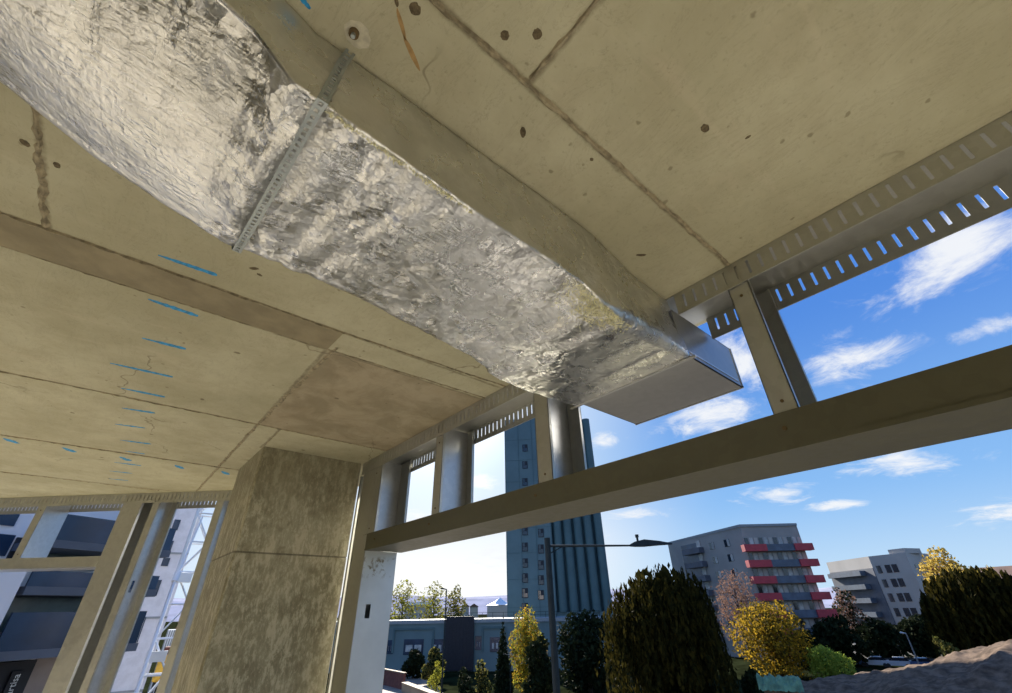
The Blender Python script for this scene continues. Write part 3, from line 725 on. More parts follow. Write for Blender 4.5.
# raised surrounds stepping over the windows
for xa, xb in ((394, 433), (483, 505)):
    ua = LF.uz(xa, 640)[0]; ub = LF.uz(xb, 640)[0]; zz = LF.uz(415, 630)[1]
    mb = MB(); LF.box(mb, ua - .25, ua + .1, GZ + 3, zz, 0, .22); LF.box(mb, ub - .1, ub + .25, GZ + 3, zz, 0, .22); LF.box(mb, ua - .25, ub + .25, zz, zz + .4, 0, .22)
    mb.build('surround', MTEAL, low)
# roof railing
rail = empty('roof_railing', LF.T(LF.L * .4, -2, zt), 'thin metal railing along the roof of the low blue-grey building', 'railing')
mb = MB(); LF.box(mb, -10, LF.L - 1, zt + 1.0, zt + 1.06, -1.5, -1.44); LF.box(mb, -10, LF.L - 1, zt + .5, zt + .54, -1.5, -1.44); mb.build('rail', MPOLE, rail)
for k in range(26):
    u = -10 + k * (LF.L + 9) / 25; mb = MB(); LF.box(mb, u - .04, u + .04, zt, zt + 1.05, -1.52, -1.44); mb.build('post', MPOLE, rail)

# ------------------------------------------------------------------ distant buildings above its roof
def gable(px0, px1, ytop, D, mat, roofm, label, dep=8, wall=3.0):
    F = face_px(px0, 606, D, px1, 606, D); uu, zr = F.uz((px0 + px1) / 2, ytop)
    r = empty('gabled_house', F.T(F.L / 2, -dep / 2, GZ), label, 'house', 'small gabled houses behind the low building'); ze = zr - F.L * .35
    mb = MB(); F.box(mb, 0, F.L, GZ, ze, -dep, 0); mb.build('wall', mat, r)
    m = MB(); v = [F.T(-.3, .4, ze), F.T(F.L + .3, .4, ze), F.T(F.L / 2, .4, zr), F.T(-.3, -dep, ze), F.T(F.L + .3, -dep, ze), F.T(F.L / 2, -dep, zr)]
    m.add(v, [(0, 1, 2), (3, 5, 4), (0, 2, 5, 3), (1, 4, 5, 2), (0, 3, 4, 1)]).build('roof', roofm, r)
gable(462, 469, 603.5, 170, MPALE, MROOF, 'left one of two tiny brown gabled roofs on the skyline')
gable(470, 478, 603.5, 168, MPALE, MROOF, 'right one of two tiny brown gabled roofs on the skyline')
TFc = face_px(484, 606, 200, 513, 606, 198); r = empty('tent_roof', TFc.T(TFc.L / 2, -6, GZ), 'white pointed tent roof on the skyline left of the silo', 'tent')
uu, zt2 = TFc.uz(499, 597); ze = TFc.uz(499, 605)[1]; mb = MB(); vs = []; fs = []
N = 16; L = TFc.L
for j in range(6):
    t = j / 5; q = (1 - t); h = ze + (zt2 - ze) * (t ** 1.6)
    for k in range(N): a = 2 * math.pi * k / N; vs.append(TFc.T(L / 2 + math.cos(a) * L / 2 * q, -L / 3 + math.sin(a) * L / 3 * q, h))
for j in range(5):
    for k in range(N): fs.append((j * N + k, j * N + (k + 1) % N, (j + 1) * N + (k + 1) % N, (j + 1) * N + k))
MB().add(vs, fs).build('canopy', MPAINT, r); mb = MB(); TFc.box(mb, L * .1, L * .9, GZ, ze, -L * .6, -.5); mb.build('side_wall', MPALE, r)
WF = face_px(405, 604, 190, 432, 605, 190); r = empty('distant_shed', WF.T(WF.L / 2, -5, GZ), 'pale flat-roofed shed glimpsed between the trees behind the low building', 'shed')
zz = WF.uz(415, 602)[1]; mb = MB(); WF.box(mb, 0, WF.L, GZ, zz - 1, -9, 0); mb.build('wall', MPALE, r); mb = MB(); WF.box(mb, -.5, WF.L + .5, zz - 1, zz, -9.5, .6); mb.build('roof', MPAINT, r)

# ------------------------------------------------------------------ flats with red balconies
P0 = pt(668, 545, 139); P1 = pt(740, 527, 115); P2_ = pt(797, 527, 121)
FA = Face(P1, P0); FB = Face(P1, P2_)
HA = 16.4
flats = empty('apartment_block', ((P0[0] + P2_[0]) / 2 + 6, (P0[1] + P2_[1]) / 2 + 3, GZ), 'eight-storey grey block of flats with red and grey balconies', 'building')
back = P0[:2] + (P2_[:2] - P1[:2]) * 1.0
MB().prism([tuple(P0[:2]), tuple(P1[:2]), tuple(P2_[:2]), tuple(back)], GZ, HA).build('wall', MGREY, flats)
MB().prism([tuple(P0[:2] + (P1[:2] - P0[:2]) * -.01), tuple(P1[:2] + (FA.n + FB.n) * .15), tuple(P2_[:2] + FB.n * .25), tuple(back)], HA, HA + .5).build('roof_edge', MTRIM, flats)
# windows on the long left side
for px, py in ((712, 546), (727, 543)):
    u, z = FA.uz(px, py)
    for k in range(7):
        zz = z - 3.05 * k; mb = MB(); FA.box(mb, u - .9, u + .9, zz - .75, zz + .75, -.02, .06); f_ = mb.build('window', MWIN, flats)
        mb = MB(); FA.box(mb, u - .85, u - .1, zz - .7, zz + .7, .06, .09); mb.build('blind', MCURT, f_)
ua = FA.uz(701, 560)[0]; ub = FA.uz(684, 560)[0]; u, z = FA.uz(695, 549)
mb = MB(); FA.box(mb, ua, ub, GZ, HA - 1.2, 0, .12); mb.build('recess_shade', MNAVY, flats)  # flat navy sheet, the shade of a recess put into its colour
for k in range(7):
    zz = z - 3.05 * k; mb = MB(); FA.box(mb, ua - 2.2, ub - 2.0, zz - 1.2, zz, .1, 1.5); mb.build('side_balcony', MGREYD, flats)
    mb = MB(); FA.box(mb, ua - 1.2, ua + .3, zz + .2, zz + 1.7, .12, .18); mb.build('window', MCURT, flats)
# front: balcony bands
def zrow(py): return FB.uz(752, py, 1.6)[1]
rows = [zrow(547) - 3.03 * k for k in range(8)]
uR = FB.L
for k, z in enumerate(rows):
    segs = ((-1.0, uR * .30, MRED, 'balcony_red', 1.6), (uR * .30, uR * .78, MBALC, 'balcony_grey', 1.3), (uR * .78, uR + 1.1, MRED, 'balcony_red', 1.6))
    for a, b, m, nm, dep_ in segs:
        mb = MB(); FB.box(mb, a, b, z - .65, z + .55, dep_ - .12, dep_); FB.box(mb, a, a + .1, z - .65, z + .55, 0, dep_ - .12); FB.box(mb, b - .1, b, z - .65, z + .55, 0, dep_ - .12); FB.box(mb, a, b, z - .8, z - .65, 0, dep_)
        mb.build(nm, m, flats)
    n = 12
    for j in range(n):
        a = uR * (j + .12) / n; b = uR * (j + .88) / n
        mb = MB(); FB.box(mb, a, b, z + .3, z + 2.0, 0, .08); mb.build('window', (MWIN, MCURT, MPALE)[(j * 7 + k * 3) % 3], flats)
# ------------------------------------------------------------------ second block further right
Q0 = pt(826, 562, 166); Q1 = pt(868, 556, 152); Q2 = pt(905, 553, 147); Q3 = pt(928, 555, 156)
G1 = Face(Q0, Q1); G2 = Face(Q1, Q2); G3 = Face(Q2, Q3); HB = G2.uz(900, 553)[1]
blk = empty('apartment_block', ((Q0[0] + Q3[0]) / 2 + 8, (Q0[1] + Q3[1]) / 2, GZ), 'pale angular block of flats to the right, partly in shade, with one crimson balcony', 'building')
bk = [Q3[:2] + np.array([16, 2]), Q0[:2] + np.array([16, 2])]
MB().prism([tuple(q[:2]) for q in (Q0, Q1, Q2, Q3)] + [tuple(q) for q in bk], GZ, HB).build('wall', MPALE, blk)
mb = MB(); 
o_ = MB(); G2.box(o_, G2.L * .55, G2.L * .98, HB - .1, HB + 1.0, -6, -.6); o_.build('roof_hut', MPALE, blk)
mb = MB(); G1.box(mb, 0, G1.L, GZ, HB - 2.6, 0, .15); mb.build('shade_sheet', MGREYD, blk)  # thin dark sheet painting the shade on this side of the block
for k in range(6):
    z = HB - 3.0 - 3.0 * k; mb = MB(); G1.box(mb, 1, G1.L - 3, z - 1.1, z, .1, 1.6); mb.build('balcony', MBALC, blk)
    for a, b in ((.10, .22), (.34, .48), (.52, .66)):
        mb = MB(); G2.box(mb, G2.L * a, G2.L * b, z - .9, z + .8, 0, .08); mb.build('window', MWIN, blk)
    mb = MB(); G3.box(mb, G3.L * .18, G3.L * .5, z - .5, z + .6, 0, .08); mb.build('window', MWIN, blk)
    if k < 5:
        mb = MB(); G3.box(mb, G3.L * .66, G3.L + 1.0, z - 1.1, z, 0, 1.8); mb.build('balcony', MRED if k == 0 else MNAVY, blk)
# long brown-roofed building beyond
BF = face_px(930, 600, 185, 1060, 600, 178); r = empty('brown_roof_building', BF.T(BF.L / 2, -7, GZ), 'long low building with brown roof at the far right behind the willow', 'building')
zz = BF.uz(1000, 574)[1]; mb = MB(); BF.box(mb, 0, BF.L, GZ, zz - 1.5, -14, 0); mb.build('wall', MTAN, r)
m = MB(); v = [BF.T(-.5, .8, zz - 1.5), BF.T(BF.L + .5, .8, zz - 1.5), BF.T(BF.L + .5, -7, zz + 2), BF.T(-.5, -7, zz + 2), BF.T(-.5, -15, zz - 1.5), BF.T(BF.L + .5, -15, zz - 1.5)]
m.add(v, [(0, 1, 2, 3), (3, 2, 5, 4), (0, 3, 4), (1, 5, 2), (0, 4, 5, 1)]).build('roof', MROOF, r)

# ------------------------------------------------------------------ street lamp standing between the window and the silo
lp = pt(551, 600, 20); la = pt(548, 538, 20); lh = pt(636, 545.5, 20.5)
lamp = empty('street_lamp', (lp[0], lp[1], GZ), 'tall dark street lamp with a long arm and sensor cap, in front of the silo', 'street lamp')
MB().tube([(lp[0], lp[1], GZ), (lp[0], lp[1], GZ + 4), (lp[0], lp[1], la[2])], [.17, .15, .125], 12).build('pole', MPOLE, lamp, smooth=False)
ah = pt(550, 546, 20); MB().tube([(lp[0], lp[1], ah[2]), tuple(lh)], [.05, .035], 8).build('arm', MPOLE, lamp)
br = Vector(lp); MB().tube([(lp[0], lp[1], ah[2] - .32), tuple(np.array([lp[0], lp[1], ah[2]]) + (lh - np.array([lp[0], lp[1], ah[2]])) * .18)], [.03, .02], 6).build('arm_bracket', MPOLE, lamp)
he = pt(672, 544, 20.8)
ax = Vector(he - lh); L = ax.length; ax.normalize(); sd = ax.cross(Vector((0, 0, 1))).normalized(); upv = sd.cross(ax)
vs = []; fs = []; base = Vector(lh) - ax * .25
for t, wd, hh_, dz_ in ((0, .06, .05, 0), (.12, .15, .12, .02), (.35, .20, .17, .04), (.7, .17, .10, .03), (1.0, .06, .03, .0)):
    c = base + ax * (t * (L + .25)) + upv * dz_
    vs += [tuple(c + sd * wd - upv * hh_ * .5), tuple(c + sd * wd * .7 + upv * hh_), tuple(c - sd * wd * .7 + upv * hh_), tuple(c - sd * wd - upv * hh_ * .5)]
for i in range(4):
    for k in range(4): fs.append((i * 4 + k, i * 4 + (k + 1) % 4, i * 4 + 4 + (k + 1) % 4, i * 4 + 4 + k))
fs += [(0, 1, 2, 3), (16, 19, 18, 17)]
hd = MB().add(vs, fs).build('lamp_head', MPOLE, lamp)
c = base + ax * .35 + upv * .15; MB().tube([c, c + upv * .16], .045, 10).tube([c + upv * .16, c + upv * .27], .075, 10).build('light_sensor', MPOLE, hd)

def slim_pole(px, ytop, D, r, label, head=False):
    p = pt(px, 600, D); t = pt(px, ytop, D); e = empty('lamp_post', (p[0], p[1], GZ), label, 'lamp post')
    MB().tube([(p[0], p[1], GZ), (p[0], p[1], t[2])], [r * 1.2, r * .8], 8).build('pole', MPOLE if not head else MGREY, e)
    MB().tube([(p[0], p[1], t[2] - .05), (p[0] - .5, p[1] + .6, t[2] + .1)], [r * .7, r * 1.3], 6).build('head', MPOLE if not head else MPAINT, e)
slim_pole(446, 589, 70, .10, 'thin dark pole in front of the black bay of the low building')
slim_pole(509, 655, 60, .06, 'thin grey post in front of the dark conifer')
slim_pole(892, 633, 105, .11, 'small grey lamp post by the parked cars', True)

# ------------------------------------------------------------------ vegetation
def leaves(pts, nrm, size, mat, name, parent, aspect=.55, droop=False):
    n = len(pts); a = RNG.normal(0, 1, (n, 3)); 
    if droop: a = a * [.25, .25, 1] + [0, 0, -1.5]
    a /= np.linalg.norm(a, axis=1)[:, None]; b = np.cross(a, RNG.normal(0, 1, (n, 3))); b /= np.linalg.norm(b, axis=1)[:, None]
    s = (size * RNG.uniform(.6, 1.4, n))[:, None]
    v = np.stack([pts - a * s, pts + b * s * aspect, pts + a * s, pts - b * s * aspect], 1).reshape(-1, 3)
    me = bpy.data.meshes.new(name); me.vertices.add(4 * n); me.vertices.foreach_set('co', v.ravel())
    me.loops.add(4 * n); me.loops.foreach_set('vertex_index', np.arange(4 * n)); me.polygons.add(n)
    me.polygons.foreach_set('loop_start', np.arange(0, 4 * n, 4)); me.polygons.foreach_set('loop_total', np.full(n, 4))
    me.update(calc_edges=True); me.materials.append(mat); o = bpy.data.objects.new(name, me); COL.objects.link(o)
    o.parent = parent; o.matrix_parent_inverse = Matrix.Translation(parent.location).inverted(); return o
def blob_pts(blobs, n, shell=.55):
    out = []; wts = np.array([b[3] * b[4] * b[5] for b in blobs]); wts = wts / wts.sum()
    for b, wt in zip(blobs, wts):
        k = max(8, int(n * wt)); d = RNG.normal(0, 1, (k, 3)); d /= np.linalg.norm(d, axis=1)[:, None]; r = RNG.uniform(shell, 1.05, (k, 1)) ** .7
        lump = np.array([1 + .34 * noise.noise(Vector(q * 2.6) + Vector((b[0], b[1], 0))) for q in d])[:, None]
        out.append(np.array(b[:3]) + d * r * lump * np.array(b[3:6]))
    return np.concatenate(out)
def trunk(root, base, top, r, nb=7, spread=2.0, mat=None):
    mb = MB(); base = Vector(base); top = Vector(top); mb.tube([base, base.lerp(top, .5) + Vector((.1, .1, 0)), top], [r, r * .7, r * .25], 8)
    for k in range(nb):
        s = base.lerp(top, .35 + .6 * k / nb); a = 2.4 * k; e = s + Vector((math.cos(a), math.sin(a), .9)) * spread * (1 - .4 * k / nb)
        mb.tube([s, s.lerp(e, .5) + Vector((0, 0, .15)), e], [r * .4, r * .25, r * .08], 5)
    return mb.build('trunk', mat or MBARK, root)
def tree(name, px0, px1, ytop, D, mats, label, cat='tree', group=None, n=3000, size=.22, ground=GZ, nblob=9, cone=False, low=0.12, shape=None):
    """crown spanning the given width and reaching the given height, standing on the ground at distance D"""
    c = pt((px0 + px1) / 2, 635, D); L = pt(px0, 635, D); Rr = pt(px1, 635, D); rad = np.linalg.norm((L - Rr)[:2]) / 2
    zt_ = pt((px0 + px1) / 2, ytop, D)[2]; H = zt_ - ground; root = empty(name, (c[0], c[1], ground), label, cat, group)
    rnd = random.Random(int(px0 * 7 + ytop)); blobs = []
    for k in range(nblob):
        t = k / max(1, nblob - 1); zz = ground + H * (low + (1 - low) * t * .86 + .04)
        if cone: rr = rad * (1.02 - t * .93); blobs.append((c[0], c[1], zz, rr, rr, H / nblob * .95))
        else:
            env = math.sin(math.pi * (.16 + .74 * t)) ** .7; a = 2.4 * k; off = rad * .42 * env
            bl = (c[0] + math.cos(a) * off, c[1] + math.sin(a) * off, min(zz, zt_ - rad * .33), rad * .62 * env + .1, rad * .62 * env + .1, rad * .5 * env + H * .05); blobs.append(bl)
    for i, m in enumerate(mats):
        P = blob_pts(blobs, n // len(mats)); P = P[P[:, 2] > ground + .05]
        leaves(P, None, size, m, 'foliage', root)
    trunk(root, (c[0], c[1], ground), (c[0], c[1], ground + H * .8), max(.06, rad * .07), spread=rad * .6); return root
def willow(px0, px1, ytop, D, label, lit_top=0.0, n=17000, lean=0):
    c = pt((px0 + px1) / 2, 635, D); L = pt(px0, 635, D); Rr = pt(px1, 635, D); rad = np.linalg.norm((L - Rr)[:2]) / 2; zt_ = pt((px0 + px1) / 2, ytop, D)[2]; H = zt_ - GZ
    root = empty('willow_tree', (c[0], c[1], GZ), label, 'tree'); pts = []
    ns = n // 24; subs = []
    for k in range(8):
        a = 2.4 * k + lean; q = .60 if k else 0; subs.append((math.cos(a) * rad * q, math.sin(a) * rad * q, rad * (.42 + .10 * math.sin(k * 2.1)), zt_ - H * (.0, .12, .04, .20, .08, .22, .15, .06)[k]))
    for i in range(ns):
        sx, sy_, sr, stop = subs[i % 8]
        a = RNG.uniform(0, 2 * math.pi); q = math.sqrt(RNG.uniform(0.0, 1)); r = sr * q
        top = stop - H * .20 * (q ** 2.2) - abs(RNG.normal(0, .05)) * H; Ls = H * RNG.uniform(.35, .80) * (.5 + .5 * q); x0, y0 = c[0] + sx + math.cos(a) * r, c[1] + sy_ + math.sin(a) * r
        sp = RNG.normal(0, .5)
        for k in range(24):
            t = k / 23; pts.append((x0 + math.cos(a) * .7 * t + RNG.normal(0, .10) + sp * t * t, y0 + math.sin(a) * .7 * t + RNG.normal(0, .10), max(GZ + .3, top - Ls * t + .5 * math.sin(t * 3))))
    P = np.array(pts)
    if lit_top > 0:
        m = P[:, 2] > zt_ - H * lit_top * RNG.uniform(.7, 1.2, len(P)); leaves(P[m], None, .20, LWY, 'lit_foliage', root, .35, True); P = P[~m]  # top strands take the gold colour that paints the sunlight
    leaves(P, None, .24 * D / 50, LW, 'foliage', root, .38, True)
    cv = blob_pts([(c[0], c[1], GZ + H * .55, rad * .80, rad * .80, H * .38)], 4500, .5); leaves(cv, None, .38, LW, 'inner_foliage', root, .6, True)
    trunk(root, (c[0], c[1], GZ), (c[0], c[1], zt_ - H * .15), rad * .09, 9, rad * .6); return root
willow(608, 724, 563, 50, 'big dark drooping willow between the silo and the flats')
willow(932, 1050, 560, 100, 'dark willow at the right edge with a sunlit top painted pale gold', .10, 12000)
tree('sunlit_willow_top', 944, 1010, 546, 128, [LWY], 'sunlit top of the dark willow at the right edge, painted pale gold', n=2600, size=.30, nblob=6, low=.45)  # extra crown standing in for the sunlit top of the dark willow
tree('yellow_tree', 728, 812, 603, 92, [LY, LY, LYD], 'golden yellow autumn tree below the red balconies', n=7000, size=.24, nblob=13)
tree('bare_tree', 716, 776, 570, 104, [LP], 'pinkish half-bare tree in front of the grey flats', n=4200, size=.17, nblob=7, low=.3)
tree('dark_tree', 783, 825, 632, 106, [LD], 'dark low tree in the shade under the golden tree', n=2600, size=.3, nblob=6)
tree('dark_tree', 806, 862, 618, 112, [LD], 'dark tree right of the golden tree, before the flats', n=3400, size=.4, nblob=7)
tree('dark_tree', 850, 905, 622, 132, [LD], 'dark tree behind the parked cars, left part of the row', n=3000, size=.45, nblob=7)
tree('dark_tree', 893, 948, 617, 134, [LD], 'dark tree behind the parked cars, next to the willow', n=3000, size=.45, nblob=7)
tree('brown_tree', 838, 874, 588, 135, [LP, LD], 'brownish thin tree against the shaded side of the pale flats', n=1500, size=.3, nblob=7, low=.3)
tree('green_bush', 795, 843, 648, 90, [LG], 'bright green sunlit bush at the left end of the soil mound', 'bush', n=4200, size=.18, nblob=6)
tree('green_bush', 922, 952, 636, 90, [LO], 'small olive bush on top of the soil mound, left of the willow', 'bush', n=900, size=.2, nblob=4)
tree('yellow_green_tree', 508, 545, 606, 74, [LYG, LY], 'yellow-green rounded tree left of the street lamp', n=6500, size=.15, nblob=11, low=.05)
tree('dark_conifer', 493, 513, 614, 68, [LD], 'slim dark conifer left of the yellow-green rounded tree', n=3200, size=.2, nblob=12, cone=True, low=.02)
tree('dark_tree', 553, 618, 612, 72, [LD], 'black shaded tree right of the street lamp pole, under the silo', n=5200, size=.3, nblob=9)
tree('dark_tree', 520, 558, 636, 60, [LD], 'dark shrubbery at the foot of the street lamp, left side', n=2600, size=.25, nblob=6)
tree('roadside_shrub', 404, 428, 649, 92, [LD], 'dark round shrub before the left windows of the low building', 'shrub', n=1800, size=.25, nblob=5)
tree('roadside_shrub', 424, 447, 647, 84, [LD, LO], 'dark green shrub just left of the thin dark pole', 'shrub', n=1800, size=.25, nblob=5)
tree('roadside_shrub', 431, 447, 661, 73, [LYG], 'small yellow-green shrub at the foot of the thin dark pole', 'shrub', n=900, size=.12, nblob=4)
tree('roadside_shrub', 472, 492, 660, 57, [LO, LD], 'olive shrub under the right side of the black bay', 'shrub', n=1600, size=.16, nblob=5)
tree('roadside_shrub', 455, 476, 668, 56, [LD], 'almost black shrub below the black bay', 'shrub', n=1500, size=.16, nblob=5)
for (a, b, y, D, lab, k) in ((380, 420, 580, 124, 'thin yellow-green tree on the skyline nearest the window jamb', 0), (414, 450, 582, 128, 'thin tree on the skyline in the middle of the three', 1), (443, 466, 586, 122, 'narrow pale green tree on the skyline right of the thin pole', 2)):
    tree('skyline_tree', a, b, y, D, [LYG, LO] if k != 2 else [LO], lab, group='trees behind the low building', n=1500, size=.28, nblob=9, low=.3)
for a, b, y, D, lab in ((724, 762, 668, 50, 'dark undergrowth left of the green netting'),):
    tree('undergrowth_bush', a, b, y, D, [LD], lab, 'bush', n=1800, size=.2, nblob=5)

# ------------------------------------------------------------------ foreground strip: soil mound, netting, walls, cars
def mound():
    vs = []; fs = []; nx, ny = 220, 90
    key = [(770, -7.6), (785, -6.3), (815, -5.6), (850, -5.3), (900, -4.15), (950, -3.0), (1005, -2.0), (1060, -1.7), (1200, -2.6), (1300, -5)]
    for i in range(nx):
        px = 768 + (1330 - 768) * i / (nx - 1); zt_ = float(np.interp(px, [k[0] for k in key], [k[1] for k in key]))
        v = wray(min(px, 1330), 665); a = math.atan2(v[1], v[0])
        for j in range(ny):
            D = 44 + 44 * j / (ny - 1); t = (D - 44) / 44; prof = math.sin(math.pi * min(1, max(0, t))) ** .8 if t < .6 else math.sin(math.pi * t) ** 1.2
            z = GZ + (zt_ - GZ) * prof
            p = Vector((math.cos(a) * D, math.sin(a) * D, 0)); z += (noise.noise(p * .25) * .7 + noise.noise(p * .9) * .28 + noise.noise(p * 2.6) * .10) * min(1, prof * 2)
            vs.append((p.x, p.y, max(GZ - .05, z)))
    for i in range(nx - 1):
        for j in range(ny - 1): fs.append((i * ny + j, (i + 1) * ny + j, (i + 1) * ny + j + 1, i * ny + j + 1))
    b = len(vs); vs += [(vs[i * ny][0], vs[i * ny][1], GZ - .3) for i in (0, nx - 1)]
    o = MB().add(vs, fs).build('soil_mound', MSOIL, smooth=True); tag(o, 'long mound of brown excavated soil at the bottom right', 'mound')
mound()
def skip_net():
    F = face_px(757, 680, 43, 800, 678, 43); r = empty('netting_heap', F.T(F.L / 2, -1, GZ), 'pale green netting heaped below the golden tree', 'netting')
    vs = []; fs = []; n, m = 30, 10; ztop = F.uz(780, 672)[1]; zbot = F.uz(780, 684)[1]
    for i in range(n):
        for j in range(m):
            t = j / (m - 1); u = F.L * i / (n - 1); z = zbot - .3 + (ztop - zbot + .3) * (1 - abs(2 * t - 1) ** 2) * (.75 + .3 * noise.noise(Vector((i * .35, 0, 0)))) + .15 * noise.noise(Vector((i * .6, j * .8, 0)))
            vs.append(F.T(u, .9 - 2.2 * t, z))
    for i in range(n - 1):
        for j in range(m - 1): fs.append((i * m + j, (i + 1) * m + j, (i + 1) * m + j + 1, i * m + j + 1))
    MB().add(vs, fs).build('netting', MGREEN, r)
    mb = MB(); F.box(mb, .3, F.L - .3, GZ, zbot, -1.0, .6); mb.build('heap_base', MSOIL, r)
skip_net()
def blockwall(name, a, b, ht, D0, D1, mat, label, capm=None, th=.35):
    F = Face(pt(a, 660, D0), pt(b, 660, D1)); r = empty(name, F.T(F.L / 2, 0, GZ), label, 'wall'); mb = MB(); F.box(mb, 0, F.L, GZ, GZ + ht, -th, 0); mb.build('wall_body', mat, r)
    mb = MB(); F.box(mb, -.1, F.L + .1, GZ + ht, GZ + ht + .14, -th - .08, .08); mb.build('coping', capm or mat, r)
blockwall('garden_wall', 380, 405, 1.9, 88, 80, MBRICK, 'short red-topped wall beside the road at the window jamb', MTAN)
blockwall('low_retaining_wall', 404, 444, 1.0, 78, 64, MTAN, 'low rubble-edged wall between road and shrubs', MTAN, .8)
MCARW = plain('white_car_paint', (0.55, 0.58, 0.62), .25, spec=.6, var=.04); MCARB = plain('blue_car_paint', (0.05, 0.12, 0.26), .25, spec=.6, var=.05); MTYRE = plain('tyre_rubber', (0.02, 0.02, 0.02), .8)
def car(px, D, paint, label, heading=0.0, sc=1.0):
    p = pt(px, 655, D); c = empty('parked_car', (p[0], p[1], GZ + .04), label, 'car', 'cars parked behind the soil mound')
    base = pt(px + 4, 655, D) - p; h = math.atan2(base[1], base[0]) + heading; ch, sh = math.cos(h), math.sin(h)
    T = lambda x, y, z: (p[0] + ch * x - sh * y, p[1] + sh * x + ch * y, GZ + .04 + z)
    def loft(prof, w, name, mat, ztop=None):
        vs = [T(x, -w / 2, z) for x, z in prof] + [T(x, w / 2, z) for x, z in prof]; n = len(prof)
        MB().add(vs, [tuple(range(n)), tuple(range(2 * n - 1, n - 1, -1))] + [(i, (i + 1) % n, (i + 1) % n + n, i + n) for i in range(n)]).build(name, mat, c)
    loft([(-2.1, .3), (-2.1, .75), (-1.9, .9), (-1.0, .98), (1.7, .98), (2.1, .85), (2.15, .3)], 1.75, 'body', paint)
    loft([(-1.0, .981), (-.35, 1.40), (1.2, 1.42), (1.75, .981)], 1.55, 'cabin_glass', MWIN)
    loft([(-.38, 1.401), (-.30, 1.46), (1.1, 1.48), (1.22, 1.421)], 1.5, 'roof_panel', paint)
    for x in (-1.3, 1.35):
        for y in (-.85, .85): MB().tube([T(x, y - .09, .31), T(x, y + .09, .31)], .31, 12).build('wheel', MTYRE, c)
for px, D, m, lab in ((851, 113, MCARB, 'blue parked car at the left end of the row'), (872, 113, MCARW, 'white parked car, second from the left of the row'), (894, 113, MCARW, 'white parked car by the small lamp post'), (916, 113, MCARB, 'blue parked car at the right end of the row')):
    car(px, D, m, lab)

